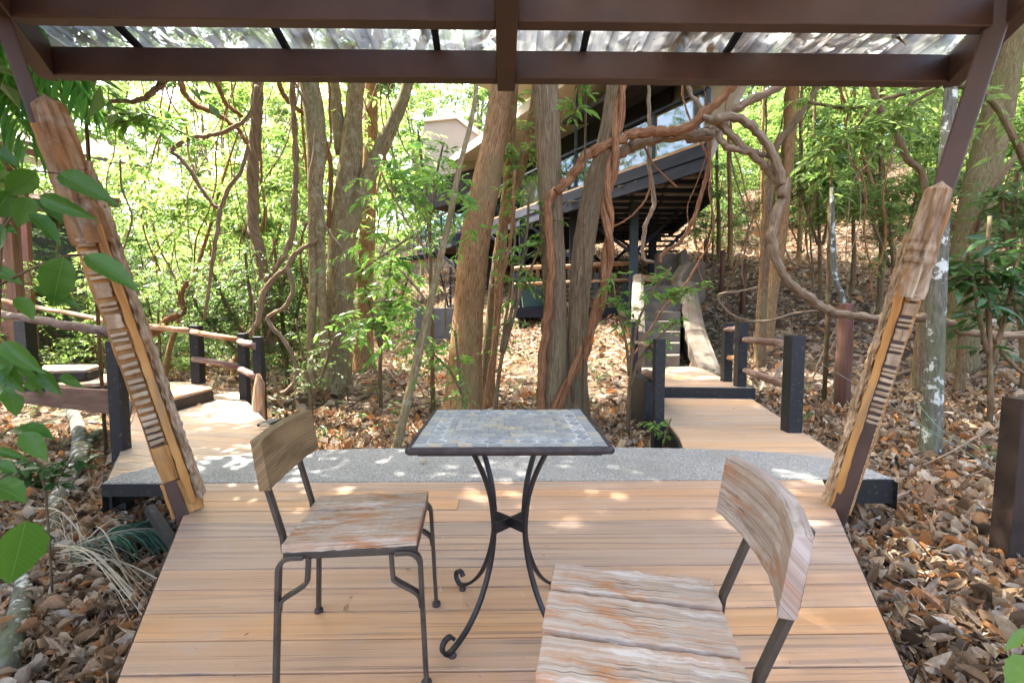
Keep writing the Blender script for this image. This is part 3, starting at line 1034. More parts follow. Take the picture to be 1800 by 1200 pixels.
# ------------------------------------------------------------------ mosaic table
def strap(mb, path, w, th, wdir):
    path = [Vector(p) for p in path]; wdir = Vector(wdir).normalized()
    V, U, L = [], [], 0
    m = len(path)
    for i, p in enumerate(path):
        t = (path[min(i + 1, m - 1)] - path[max(i - 1, 0)]).normalized()
        n = t.cross(wdir).normalized()
        if i: L += (p - path[i - 1]).length
        for a, b in ((-1, -1), (1, -1), (1, 1), (-1, 1)):
            V.append(p + wdir * (a * w / 2) + n * (b * th / 2)); U.append((L, a * w))
    F = [(3, 2, 1, 0), tuple(4 * (m - 1) + k for k in range(4))]
    for i in range(m - 1):
        for k in range(4):
            k2 = (k + 1) % 4
            F.append((4 * i + k, 4 * i + k2, 4 * i + 4 + k2, 4 * i + 4 + k))
    mb.faces_uv(V, F, U)


ZT = .72
A_, B_ = Pz(711, 786, ZT), Pz(1080, 787, ZT)
C_, D_ = Pz(1026, 718, ZT), Pz(765, 718, ZT)
x0, x1 = (A_.x + D_.x) / 2, (B_.x + C_.x) / 2
y0, y1 = (A_.y + B_.y) / 2, (C_.y + D_.y) / 2
tcx, tcy, tw, td = (x0 + x1) / 2, (y0 + y1) / 2, x1 - x0, y1 - y0
t_tab = thing('mosaic_table', 'square table with grey slate mosaic top and curled black iron legs', 'table', (tcx, tcy, 0))
top = thing('tabletop', None, None); top.parent = t_tab
bpy.data.objects.remove(top)
mb = MB(); mb.box(x0 + .006, x1 - .006, y0 + .006, y1 - .006, ZT - .02, ZT - .0035)
top = mb.build('tabletop', M_GROUT, t_tab)
mb = MB()
path = [(x0 + .008, y0 + .008), (x1 - .008, y0 + .008), (x1 - .008, y1 - .008), (x0 + .008, y1 - .008)]
for i in range(4):
    a, b = path[i], path[(i + 1) % 4]
    mb.tube([(*a, ZT - .012), (*b, ZT - .012)], .0118, 12)
mb.build('rim', M_TABLEEDGE, top)
rnd = random.Random(21)
mb = MB()
zt = ZT
def tile(poly):
    cx_ = sum(p[0] for p in poly) / len(poly); cy_ = sum(p[1] for p in poly) / len(poly)
    q = []
    for p in poly:
        d = math.hypot(p[0] - cx_, p[1] - cy_); k = max(.3, 1 - .0024 / max(d, .004))
        q.append((cx_ + (p[0] - cx_) * k + rnd.uniform(-.0012, .0012), cy_ + (p[1] - cy_) * k + rnd.uniform(-.0012, .0012)))
    a = sum(q[i][0] * q[(i + 1) % len(q)][1] - q[(i + 1) % len(q)][0] * q[i][1] for i in range(len(q)))
    if a < 0: q = q[::-1]
    mb.prism(q, zt - .005, zt - .0005 + rnd.uniform(-.0006, .0006))
ex0, ex1, ey0, ey1 = x0 + .014, x1 - .014, y0 + .014, y1 - .014
def ringbox(i): return ex0 + i, ex1 - i, ey0 + i, ey1 - i
# outer ring of little rectangles
def ring_rects(i0, i1, n, m_, stag=0):
    a0, a1, b0, b1 = ringbox(i0); c0, c1, d0, d1 = ringbox(i1)
    for k in range(n):
        u, v = a0 + (a1 - a0) * k / n, a0 + (a1 - a0) * (k + 1) / n
        tile([(u, b0), (v, b0), (v, d0), (u, d0)]); tile([(u, d1), (v, d1), (v, b1), (u, b1)])
    for k in range(m_):
        u, v = d0 + (d1 - d0) * k / m_, d0 + (d1 - d0) * (k + 1) / m_
        tile([(a0, u), (c0, u), (c0, v), (a0, v)]); tile([(c1, u), (a1, u), (a1, v), (c1, v)])
ring_rects(0, .036, 13, 10)
# ring of diamonds
a0, a1, b0, b1 = ringbox(.038); c0, c1, d0, d1 = ringbox(.080)
def diamonds(p, q, wv, n):
    for k in range(n):
        f0, f1 = k / n, (k + 1) / n
        A = (p[0] + (q[0] - p[0]) * f0, p[1] + (q[1] - p[1]) * f0); B = (p[0] + (q[0] - p[0]) * f1, p[1] + (q[1] - p[1]) * f1)
        M_ = ((A[0] + B[0]) / 2, (A[1] + B[1]) / 2)
        tile([(A[0] + wv[0] * .5, A[1] + wv[1] * .5), M_, (B[0] + wv[0] * .5, B[1] + wv[1] * .5), (M_[0] + wv[0], M_[1] + wv[1])])
diamonds((a0, b0), (a1, b0), (0, .042), 9); diamonds((a0, b1), (a1, b1), (0, -.042), 9)
diamonds((a0, d0), (a0, d1), (.042, 0), 6); diamonds((a1, d0), (a1, d1), (-.042, 0), 6)
ring_rects(.084, .108, 9, 6)
# inner crazy paving: jittered hexagons
a0, a1, b0, b1 = ringbox(.110)
nxh, nyh = 8, 7
dx, dy = (a1 - a0) / nxh, (b1 - b0) / nyh
vv = {}
def vert(i, j):
    if (i, j) not in vv:
        x = a0 + dx * i / 2; y = b0 + dy * j
        jx = 0 if i in (0, 2 * nxh) else rnd.uniform(-.2, .2) * dx
        jy = 0 if j in (0, nyh) else rnd.uniform(-.13, .13) * dy + (dy * .17 if (i + j) % 2 else -dy * .17)
        vv[(i, j)] = (min(a1, max(a0, x + jx * .6)), min(b1, max(b0, y + jy)))
    return vv[(i, j)]
for j in range(nyh):
    i = -(j % 2)
    while i < 2 * nxh:
        i0, im, i1_ = max(i, 0), i + 1, min(i + 2, 2 * nxh)
        ks = [k for k in range(i, i + 3) if 0 <= k <= 2 * nxh]
        poly = [vert(k, j) for k in ks] + [vert(k, j + 1) for k in ks[::-1]]
        if len(ks) >= 2: tile(poly)
        i += 2
mb.build('mosaic', M_TILE, top)
mb = MB()
mb.box(x0 + .03, x1 - .03, y0 + .03, y1 - .03, ZT - .034, ZT - .021)
mb.build('underframe', M_IRON, top)
YC = .0
for sx in (-1, 1):
    for sy in (-1, 1):
        prof = [(.185, .688), (.165, .655), (.135, .60), (.108, .54), (.088, .48), (.078, .42), (.074, .365), (.078, .31), (.090, .25), (.112, .185), (.145, .12), (.19, .065), (.235, .032), (.268, .018)]
        # curl at the foot
        curl = [(.268 + .030 * math.sin(a) * (1 - a / 11), .018 + .032 - .032 * math.cos(a) * (1 - a / 11)) for a in (.4, .9, 1.4, 1.9, 2.4, 2.9, 3.4, 3.9, 4.3)]
        pts = smooth_path([(tcx + sx * r * .735, tcy + .005 + sy * r * .70, z) for r, z in prof + curl], 3)
        wd = Vector((-sy * 1.0, sx * 1.0, 0))
        mb = MB(); strap(mb, pts, .0175, .011, wd)
        leg = mb.build('leg', M_IRON, t_tab, bevel=.003)
        f = (tcx + sx * .255 * .735, tcy + .005 + sy * .255 * .70)
        mb = MB(); mb.tube([(f[0], f[1], .0), (f[0], f[1], .004), (f[0], f[1], .014)], [.013, .014, .011], 12)
        mb.build('foot_pad', M_TABLEEDGE, leg)
mb = MB()
for sx in (-1, 1):
    mb.beam((tcx - sx * .052, tcy + .005 - .05, .365 - .0015 * sx), (tcx + sx * .052, tcy + .005 + .05, .365 - .0015 * sx), .007, .036)
mb.build('cross_brace', M_IRON, t_tab)


# ------------------------------------------------------------------ chairs
def chair(label, loc, rot, widths, pm, bm_, bow):
    """local: front +x, back -x"""
    t = thing('wooden_chair', label, 'chair', loc)
    t.rotation_euler.z = 0
    o = Vector(loc)
    at = lambda x, y, z: o + Vector((x, y, z))
    W = sum(widths)
    y = W / 2 - .0
    rnd = random.Random(int(loc[0] * 1000))
    for i, w in enumerate(widths):
        yc = y - w / 2; y -= w
        mb = MB(); mb.beam(at(-.195 + rnd.uniform(-.006, .006), yc, .437 - .005 * (i % 2)), at(.195 + rnd.uniform(-.004, .004), yc + rnd.uniform(-.002, .002), .437 + rnd.uniform(-.004, .003)), w - .016, .028, n=24, jit=.0024, seed=i * 7 + 3)
        mb.build('seat_plank', pm, t, bevel=.004)
    hw = W / 2 - .012
    mb = MB()
    for s in (-1, 1):
        mb.beam(at(-.19, s * (hw - .01), .412), at(.19, s * (hw - .01), .412), .03, .022)
        mb.beam(at(s * .18, -hw + .006, .4125), at(s * .18, hw - .006, .4125), .028, .020)
    mb.build('seat_frame', M_CHAIRSTEEL, t, bevel=.002)
    for sx in (-1, 1):
        for sy in (-1, 1):
            yy = sy * (hw + .004)
            path = [(.13, .409), (.165, .409)] + [(.165 + .038 * math.sin(a), .371 + .038 * math.cos(a)) for a in (.3, .6, .9, 1.2, 1.5)] + [(.206, .3), (.212, .15), (.218, .004)]
            mb = MB(); strap(mb, [at(sx * x, yy + sy * (.41 - z) * .03, z) for x, z in path], .026, .013, (0, 1, 0))
            leg = mb.build('leg', M_CHAIRSTEEL, t, bevel=.002)
            br = smooth_path([(.118, .409), (.122, .345), (.130, .325), (.185, .290), (.200, .272), (.204, .245)], 4)
            mb = MB(); strap(mb, [at(sx * q[0], yy + sy * (.41 - q[1]) * .03, q[1]) for q in br], .022, .010, (0, 1, 0))
            mb.build('brace', M_CHAIRSTEEL, leg)
            mb = MB(); mb.tube([at(sx * .218, yy + sy * .0123, .0), at(sx * .218, yy + sy * .0123, .012)], .016, 10)
            mb.build('foot_cap', M_TABLEEDGE, leg)
    for sy in (-1, 1):
        mb = MB(); strap(mb, [at(-.204, sy * .125, .40), at(-.209, sy * .125, .45)] + [at(-.221 - (z - .45) * .135 - bow * .63, sy * .125, z) for z in (.60, .742)], .026, .012, (0, 1, 0))
        mb.build('back_upright', M_CHAIRSTEEL, t, bevel=.002)
    # bowed back board
    NB = 18
    V, U = [], []
    hh = .205
    for i in range(NB + 1):
        f = i / NB * 2 - 1
        yb = f * hh
        bx = -bow * (1 - f * f)
        j = lambda: rnd.uniform(-.0012, .0012)
        for (z, thk) in ((.614, 0), (.614, 1), (.766, 1), (.766, 0)):
            lean = -(z - .45) * .135
            zz = z - (.004 * f * f if z > .7 else -.004 * f * f)
            V.append(at(-.196 + .012 + lean + bx - (.03 if thk else 0) + j(), yb, zz + j())); U.append((yb, (z - .6) + (.03 if thk else 0)))
    F = [(0, 1, 2, 3), tuple(4 * NB + k for k in (3, 2, 1, 0))]
    for i in range(NB):
        for k in range(4):
            k2 = (k + 1) % 4
            F.append((4 * i + k, 4 * i + 4 + k, 4 * i + 4 + k2, 4 * i + k2))
    mb = MB(); mb.faces_uv(V, F, U)
    mb.build('backrest', bm_, t, bevel=.004)
    t.rotation_euler.z = rot
    return t


chair('weathered wooden chair with a brown grained backrest left of the mosaic table', (-.467, 1.475, 0), R(4), (.13, .235), M_PLANK, M_BACK_L, .012)
chair('bleached wooden chair with a bowed grey backrest, right of the table', (.285, .95, 0), R(180 - 12), (.125, .15, .125), M_PLANK_R, M_BACK_R, .034)

# ------------------------------------------------------------------ railings
def stick(name, mat, a, b, r, parent, seed=0, n=10):
    a, b = Vector(a), Vector(b)
    rnd = random.Random(seed)
    k = max(3, int((b - a).length / .25))
    pts = []
    for i in range(k + 1):
        q = a.lerp(b, i / k)
        pts.append(q + Vector((rnd.uniform(-1, 1), rnd.uniform(-1, 1), rnd.uniform(-1, 1))) * r * .18 * (1 if 0 < i < k else 0))
    mb = MB(); mb.tube(pts, [r * rnd.uniform(.88, 1.1) for _ in pts], n, seed=seed, ridges=.05)
    return mb.build(name, mat, parent)


def post_px(pxtop, pybase_z, w, parent, mat, Y, ybase, name='post', d=None):
    """square post whose top centre is at pixel pxtop, at distance Y"""
    p = P(*pxtop, Y)
    s = wpx(w, p)
    mb = MB(); mb.box(p.x - s / 2, p.x + s / 2, p.y, p.y + (d or s), ybase, p.z)
    return mb.build(name, mat, parent, bevel=.006)


# left, beyond the steps
pa, pb, pc, pd = (339, 572), (423, 586), (450, 592), (33, 563)
Ya, Yb, Yc, Yd = 6.15, 5.85, 5.3, 8.2
t = thing('log_railing', 'black posts and orange debarked log rails behind the left boardwalk', 'railing', P(339, 672, Ya))
for q, y, w, zb in ((pa, Ya, 16, .0), (pb, Yb, 14, -.3), (pc, Yc, 15, -.3), (pd, Yd, 20, -.1)):
    post_px(q, 0, w, t, M_BLACK, y, zb)
T = lambda x, y, Y_: P(x, y, Y_)
stick('rail', M_LOG, T(-40, 520, 9.0), T(180, 562, 7.2), .037, t, 1)
stick('rail', M_LOG, T(170, 562, 7.2), T(338, 582, Ya), .037, t, 2)
stick('rail', M_LOG, T(338, 583, Ya), T(422, 597, Yb), .036, t, 3)
stick('rail', M_LOGRED, T(422, 600, Yb), T(450, 608, Yc), .045, t, 4)
stick('rail', M_LOGRED, T(340, 631, Ya), T(422, 645, Yb), .04, t, 5)
stick('rail', M_LOGRED, T(422, 648, Yb), T(450, 662, Yc), .04, t, 6)
t = thing('log_railing', 'tall black post with a grey log rail before the plank steps', 'railing', P(194, 790, 3.7))
post_px((194, 600), 0, 21, t, M_BLACK, 3.66, -.5)
stick('rail', M_LOGRED, T(-60, 541, 6.6), T(196, 584, 3.75), .042, t, 9)
mb = MB(); mb.box(P(186, 760, 3.6).x, P(236, 760, 3.7).x, 3.64, 3.70, -.12, -.02)
mb.build('foot_beam', M_BLACK, t)
t = thing('log_stub', 'thin grey log prop leaning beside the tall black post', 'log', P(218, 760, 3.9))
stick('log', M_LOGRED, T(216, 764, 3.9), T(229, 706, 4.0), .032, t, 12)
t = thing('tree_stump', 'broken orange stump standing against the boardwalk edge', 'stump', P(456, 725, 5.1))
mb = MB()
q = P(455, 725, 5.15)
mb.tube([(q.x + .01, q.y, -.45), (q.x, q.y, -.2), (q.x + .005, q.y, .1), (q.x + .02, q.y, .3), (q.x + .01, q.y, .42)], [.075, .07, .062, .05, .018], 11, jit=.14, seed=3)
mb.build('stump', M_LOG, t)
t = thing('corner_block', 'small black timber block at the corner of the left boardwalk', 'block', P(474, 750, 4.5))
mb = MB(); q = P(473, 742, 4.55); mb.box(q.x - .07, q.x + .05, q.y - .1, q.y + .15, -.35, .02); mb.build('block', M_BLACK, t, bevel=.005)

# right boardwalk
t = thing('log_railing', 'three black posts with purplish log rails at the right side of the boardwalk', 'railing', P(1405, 760, 4.2))
post_px((1405, 590), 0, 25, t, M_BLACK, 4.12, -.4)
post_px((1308, 566), 0, 16, t, M_BLACK, 5.9, -.3)
post_px((1283, 568), 0, 15, t, M_BLACK, 6.35, -.2)
stick('rail', M_LOGRED, T(1310, 597, 5.85), T(1400, 606, 4.2), .042, t, 21)
stick('rail', M_LOGRED, T(1310, 651, 5.85), T(1400, 683, 4.2), .038, t, 22)
stick('rail', M_LOGRED, T(1276, 579, 6.4), T(1308, 578, 6.0), .045, t, 23)
stick('rail', M_LOG, T(1276, 628, 6.4), T(1308, 632, 6.0), .036, t, 24)
t = thing('log_railing', 'single black post with a short round log at the left side of the right boardwalk', 'railing', P(1162, 755, 4.4))
post_px((1162, 596), 0, 18, t, M_BLACK, 4.45, -.4)
post_px((1117, 565), 0, 12, t, M_BLACK, 6.9, -.2)
mb = MB(); q = P(1142, 672, 5.2); mb.box(q.x - .09, q.x + .07, q.y - .1, q.y + .5, -.3, q.z + .03); mb.build('foot_beam', M_BLACK, t, bevel=.005)
stick('rail', M_LOGRED, T(1136, 655, 5.9), T(1158, 664, 4.6), .055, t, 25)
stick('rail', M_LOGRED, T(1118, 602, 6.9), T(1160, 612, 4.5), .03, t, 26)

# free posts in the litter
for (x, yt, yb, w, lab) in ((1487, 533, 716, 25, 'thick reddish wooden post behind the right leaning post'),
                            (1308, 462, 552, 9, 'short brown stake on the slope by the tall concrete block'),
                            (1270, 440, 514, 8, 'thin brown stake just right of the tall concrete block'),
                            (1241, 420, 470, 7, 'small dark stake behind the tall concrete block')):
    g = onground(x, yb)
    p = P(x, yt, g.y)
    s = wpx(w, p)
    t = thing('wooden_post', lab, 'post', g)
    mb = MB(); mb.tube([(p.x, p.y, g.z - .2), (p.x + .01, p.y, (g.z + p.z) / 2), (p.x, p.y, p.z - .02), (p.x, p.y, p.z)], [s / 2, s / 2, s * .49, s * .38], 10, jit=.05, seed=int(x), ridges=.04)
    mb.build('post', M_POSTWOOD, t)
g = onground(1775, 988)
t = thing('steel_post', 'dark rusty square post at the right edge of the leaf litter', 'post', g)
p = P(1803, 700, g.y)
mb = MB(); mb.beam((g.x, g.y + .02, g.z - .25), (p.x, p.y + .02, p.z), .115, .115, up=(0, 1, 0)); mb.build('post', M_RUST, t, bevel=.006)
for i, (a, b, lab) in enumerate((((1280, 500), (0, 0), ''),)):
    pass
def wire(pts, r, label, mat=None):
    t = thing('wire', label, 'wire', pts[0])
    mb = MB(); mb.tube([Vector(q[:3]) for q in smooth_path([tuple(p) for p in pts], 6)], r, 5)
    mb.build('strand', mat or M_WIRE, t)
M_WIRE = flat_mat('green_wire', (.10, .19, .16), .5, .4)
wire([P(1445, 640, 6.0), P(1530, 690, 4.9), P(1640, 760, 3.75), P(1795, 850, 2.62)], .0028, 'thin green wire sagging from the slope to the rusty square post')
wire([P(1605, 700, 4.2), P(1660, 760, 3.6), P(1720, 790, 3.1), P(1800, 810, 2.62)], .0028, 'second thin green wire across the litter beside the blotched trunk')

# ------------------------------------------------------------------ concrete stairs
t = thing('concrete_stairs', 'curved concrete stairs with flared side walls climbing below the stilt house', 'stairs', P(1180, 645, 8.2))
mb = MB()
for i in range(8):
    y0_ = 8.15 + i * .36; y1_ = 11.3; z1_ = .13 + (i + 1) * .2; z0_ = z1_ - (.2 if i else .6)
    mb.quadbox([(x, y, z) for z in (z0_, z1_) for x, y in ((.284 * y0_, y0_), (.388 * y0_, y0_), (.388 * y1_, y1_), (.284 * y1_, y1_))])
mb.build('steps', M_STAIR, t, bevel=.012)
def wallstrip(mb, tops, thick, zb, side=1):
    tops = [Vector(q[:3]) for q in smooth_path([tuple(p) for p in tops], 5)]
    n = len(tops)
    V = []
    for i, p in enumerate(tops):
        d = tops[min(i + 1, n - 1)] - tops[max(i - 1, 0)]; d.z = 0; d.normalize()
        s_ = Vector((d.y, -d.x, 0)) * thick
        rr = .04
        zb_ = min(p.z - .1, gz(p.x, p.y)) - .5
        V += [(p.x, p.y, zb_), (p.x, p.y, p.z - rr), tuple(p + s_ * .25), tuple(p + s_ * .75), tuple(p + s_ - Vector((0, 0, rr))), (p.x + s_.x, p.y + s_.y, zb_)]
    F = []
    for i in range(n - 1):
        for k in range(5): F.append((6 * i + k, 6 * i + 6 + k, 6 * i + 7 + k, 6 * i + 1 + k))
    F.append((0, 1, 2, 3, 4, 5)); F.append(tuple(6 * (n - 1) + k for k in (5, 4, 3, 2, 1, 0)))
    mb.add(V, F)
mb = MB()
wallstrip(mb, [P(1268, 666, 7.45), P(1250, 661, 7.6), P(1230, 645, 7.9), P(1215, 608, 8.5), P(1203, 566, 9.3), P(1197, 525, 10.2), P(1192, 490, 11.2)], .38, 0)
mb.build('flared_wall', M_STAIR, t)
mb = MB()
wallstrip(mb, [P(1110, 582, 8.1), P(1110, 545, 8.8), P(1111, 508, 9.8), P(1113, 482, 11.0)], .24, 0)
mb.build('side_wall', M_STAIR, t)
t2 = thing('retaining_block', 'tall pale concrete block beside the top of the stairs', 'concrete block', P(1222, 520, 11.2))
mb = MB()
Yb_ = 11.0
pts = [P(1198, 485, Yb_), P(1214, 460, Yb_), P(1241, 460, Yb_), P(1241, 524, Yb_), P(1225, 545, Yb_), P(1203, 545, Yb_)]
mb.slab(pts, (0.05, .9, 0))
mb.build('block', M_STAIR, t2, bevel=.03)
t2 = thing('landing_wall', 'stepped concrete wall above the stairs under the house', 'wall', P(1180, 480, 12.6))
mb = MB()
mb.slab([P(1155, 447, 12.6), P(1158, 443, 12.6), P(1196, 446, 12.6), P(1200, 500, 12.6), P(1155, 505, 12.6)], (0, .25, 0))
mb.slab([P(1197, 444, 12.2), P(1206, 436, 12.2), P(1213, 456, 12.2), P(1203, 475, 12.2), P(1197, 475, 12.2)], (.05, .4, 0))
mb.build('wall', M_STAIR, t2, bevel=.02)
stick('log', M_LOG, P(1125, 488, 11.9), P(1156, 490, 11.9), .09, t2, 31)
# ------------------------------------------------------------------ stilt house
ZF = 4.38
hA, hB_ = Pz(1240, 252, ZF), Pz(738, 432, ZF)
hC, hD = Pz(1247, 350, ZF - .42), Pz(1176, 412, ZF - .42)
hE = Vector((hB_.x + 4.5, hB_.y + 3.5, 0))
for v in (hA, hB_, hC, hD): v.z = 0
fu = (hB_ - hA).normalized(); fn = Vector((-fu.y, fu.x, 0))
if fn.x < 0: fn = -fn
FL = (hB_ - hA).length
def hp(f, back, z): 
    q = hA + fu * (FL * f) + fn * back; return Vector((q.x, q.y, z))
t_h = thing('stilt_house', 'dark timber stilt house with glass balcony and beige slanted walls behind the trunks', 'house', (1.5, 14, 1))
mb = MB()
poly = [hA, hC, hD, hE, hB_]
mb.prism([(p.x, p.y) for p in poly], ZF - .30, ZF - .02)
mb.build('floor', M_UNDER, t_h)
for k, (dz, off) in enumerate(((-.14, .03), (-.40, .0))):
    mb = MB()
    mb.beam(hp(-.004, -off, ZF + dz), hp(1.0, -off, ZF + dz), .08, .255)
    for a, b in ((hA, hC), (hC, hD), (hB_, hE)):
        mb.beam((a.x, a.y, ZF + dz - .004), (b.x, b.y, ZF + dz - .004), .08 - .01 * k, .25)
    mb.build('floor_beam', M_DARKWOOD, t_h, bevel=.01)
mb = MB(); mb.beam(hp(0, .06, ZF + .012), hp(1, .06, ZF + .012), .22, .045)
mb.build('balcony_edge', M_LOG, t_h)
rb = random.Random(3)
for k in range(13):
    mb = MB()
    y = 9.6 + k * .72
    xl_ = hA.x + (y - hA.y) / fu.y * fu.x + .15
    pts = [(hA.x, hA.y), (hC.x, hC.y), (hD.x, hD.y)]
    if y < hC.y: xr_ = hA.x + (y - hA.y) / (hC.y - hA.y) * (hC.x - hA.x)
    else: xr_ = hC.x + (y - hC.y) / (hD.y - hC.y) * (hD.x - hC.x)
    mb.beam((max(xl_, -2.5), y, ZF - .36), (xr_ - .05, y, ZF - .36), .06, .11)
    mb.build('joist', M_DARKWOOD, t_h)
mb = MB()
for k in range(26):
    y = 9.75 + k * .36
    if y < hC.y: xr_ = hA.x + (y - hA.y) / (hC.y - hA.y) * (hC.x - hA.x)
    else: xr_ = hC.x + (y - hC.y) / (hD.y - hC.y) * (hD.x - hC.x)
    x = xr_ - .15
    while x > max(xr_ - 3.2, hA.x + (y - hA.y) / fu.y * fu.x + .3):
        w = rb.uniform(.5, .95)
        for q in range(3):
            mb.box(x - w, x - .04, y + q * .095, y + q * .095 + .06, ZF - .325, ZF - .305)
        x -= w + .06
mb.build('batten', M_BATTEN, t_h)
# balustrade
nb = 12
for k in range(nb + 1):
    f = k / nb
    mb = MB(); q = hp(f, .05, 0)
    top_z = ZF + (1.02 if k % 3 else (2.9 if k not in (0,) else 1.02))
    mb.box(q.x - .035, q.x + .035, q.y - .035, q.y + .035, ZF, top_z)
    mb.build('balcony_post', M_TEAL, t_h)
    if k < nb:
        mb = MB(); mb.beam(hp(f + .006, .05, ZF + .52), hp(f + 1 / nb - .006, .05, ZF + .52), .012, .86)
        mb.build('glass_pane', M_GLASS, t_h)
mb = MB(); mb.beam(hp(0, .05, ZF + 1.05), hp(1, .05, ZF + 1.05), .09, .055)
mb.build('hand_rail', M_DARKWOOD, t_h)
# recessed wall with tan panels
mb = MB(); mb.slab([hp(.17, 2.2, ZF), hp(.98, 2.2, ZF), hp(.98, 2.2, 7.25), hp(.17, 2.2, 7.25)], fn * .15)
mb.build('wall', M_DARKWALL, t_h)
for k, (f0, f1, z0_, z1_) in enumerate(((.175, .215, .1, 2.1), (.23, .30, .9, 2.0), (.31, .40, .05, 1.1), (.44, .52, .05, 1.2), (.55, .62, .5, 1.9), (.66, .73, .1, 1.2), (.80, .9, .1, 2.0))):
    mb = MB(); mb.slab([hp(f0, 2.15, ZF + z0_), hp(f1, 2.15, ZF + z0_), hp(f1, 2.15, ZF + z1_), hp(f0, 2.15, ZF + z1_)], fn * .047)
    mb.build('wall_panel', M_TAN, t_h)
# roof: beige soffit, dark shingles, pale eave board
mb = MB(); mb.slab([hp(-.02, -.35, 7.2), hp(1.02, -.35, 7.2), hp(1.02, 5.5, 9.6), hp(-.02, 5.5, 9.6)], (0, 0, .12))
roof = mb.build('roof', M_ROOFTILE, t_h)
mb = MB(); mb.slab([hp(-.015, -.3, 7.08), hp(1.0, -.3, 7.08), hp(1.0, 2.3, 7.28), hp(-.015, 2.3, 7.28)], (0, 0, .06))
mb.build('soffit', M_CREAM, roof)
mb = MB(); mb.slab([hp(-.26, -2.2, 7.7), hp(.40, -1.8, 7.7), hp(.40, -.3, 7.5), hp(-.14, 2.6, 7.6)], (0, 0, .1))
mb.build('shading_overhang', M_CREAM, roof)  # extra slab added to shade the balcony; its underside shows as cream soffit
mb = MB(); mb.slab([hp(.12, -.42, 6.98), hp(1.02, -.42, 6.98), hp(1.02, -.42, 7.26), hp(.12, -.42, 7.26)], fn * .05)
mb.build('eave_board', M_CREAM, roof)
mb = MB(); mb.slab([hp(.1, .4, 6.55), hp(.32, .4, 6.55), hp(.32, 1.9, 6.9), hp(.1, 1.9, 6.9)], (0, 0, .14))
mb.build('awning', M_THATCH, t_h, bevel=.03)
# slanted end walls
mb = MB()
a0 = hA + Vector((.06, .05, ZF - .25)); a1 = P(1310, 138, hA.y + .25); a2 = a1 + (a1 - a0) * 1.25
mb.slab([a0, a1, a2, a2 + Vector((-1.3, 5.2, 0)), a0 + Vector((-.6, 5.2, .3))], (.1, 0, -.04))
mb.build('end_wall', M_BEIGE, t_h)
mb = MB()
for p, q in (((1198, 172), (1236, 162)), ((1236, 162), (1240, 214)), ((1198, 172), (1199, 226)), ((1240, 214), (1199, 226))):
    mb.beam(P(*p, hA.y + 1.6), P(*q, hA.y + 1.6), .07, .05, up=(0, 1, 0))
mb.build('window_frame', M_TEAL, t_h)
mb = MB()
YL_ = 18.6
mb.slab([P(*p, YL_) for p in ((735, 262), (748, 212), (802, 206), (838, 234), (842, 292), (772, 312), (752, 306))], (1.2, 1.8, 0))
mb.build('end_wall', M_BEIGE, t_h)
mb = MB(); mb.slab([P(*p, YL_ - .1) for p in ((744, 214), (748, 206), (806, 200), (842, 228), (838, 236), (802, 208))], (.1, .3, 0))
mb.build('eave_board', M_CREAM, t_h)
mb = MB(); mb.slab([P(*p, YL_ + .1) for p in ((690, 352), (752, 306), (842, 292), (846, 345), (760, 366))], (.9, 1.2, 0))
mb.build('lower_eave', M_THATCH, t_h)
# stilts and braces
stilts = [(1112, 545, 12.4), (1006, 560, 13.6), (918, 566, 14.6), (1068, 500, 16.0), (808, 575, 17.5), (1146, 470, 14.6), (860, 545, 19)]
for i, (px, py, Y_) in enumerate(stilts):
    q = P(px, py, Y_); g = gz(q.x, q.y)
    mb = MB(); mb.box(q.x - .1, q.x + .1, q.y - .1, q.y + .1, g - .3, ZF - .31)
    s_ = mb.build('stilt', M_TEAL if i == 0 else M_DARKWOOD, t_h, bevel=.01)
    for dx, dy in ((1.4, .4), (-1.4, .9), (.5, 1.6)):
        mb = MB(); mb.beam((q.x, q.y, ZF - 1.7), (q.x + dx, q.y + dy, ZF - .42), .07, .09)
        mb.build('brace', M_DARKWOOD, s_)
# open stair up to the house underneath
mb = MB()
for k in range(9):
    q = P(1168 - k * .5, 470, 15.2 + k * .12)
    mb.beam((q.x - .7, q.y, 2.6 + k * .19), (q.x + .5, q.y, 2.6 + k * .19), .26, .04)
mb.build('stair_tread', M_UNDER, t_h)

# things under the house
t = thing('lower_terrace', 'dark timber terrace in the shade under the stilt house', 'terrace', (1.3, 13, 1.1))
q0, q1 = P(905, 540, 13.2), P(1105, 528, 13.2)
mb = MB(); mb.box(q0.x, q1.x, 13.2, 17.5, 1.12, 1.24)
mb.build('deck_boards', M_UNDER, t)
mb = MB(); mb.box(q0.x - .02, q1.x + .02, 13.12, 13.197, .95, 1.245); mb.build('edge_beam', M_DARKWOOD, t)
for k in range(5):
    mb = MB()
    x = q0.x + .2 + (q1.x - q0.x - .4) * k / 4
    mb.box(x - .07, x + .07, 13.3, 13.44, gz(x, 13.3) - .2, 1.115)
    mb.build('support_post', M_DARKWALL, t)
mb = MB()
for k in range(15):
    x = q0.x + (q1.x - q0.x) * k / 14
    mb.beam((x, 17.2, 1.24), (x, 17.2, 2.9 + .1 * math.sin(k * 2.1)), .13, .05, up=(0, 1, 0))
mb.build('slat_screen', M_LOG, t)
t = thing('log_railing', 'debarked log rails with dark posts on the terrace under the house', 'railing', (1.3, 13, 1.2))
for px in (906, 960, 1048, 1098):
    q = P(px, 500, 13.25); mb = MB(); mb.box(q.x - .06, q.x + .06, 13.22, 13.34, 1.2, 2.25); mb.build('post', M_TEAL, t)
stick('rail', M_LOG, P(904, 472, 13.2), P(1108, 462, 13.2), .065, t, 41)
stick('rail', M_LOG, P(904, 500, 13.2), P(1108, 492, 13.2), .05, t, 42)
t = thing('storage_bin', 'dark green bin on the terrace under the house', 'bin', P(948, 530, 13.9))
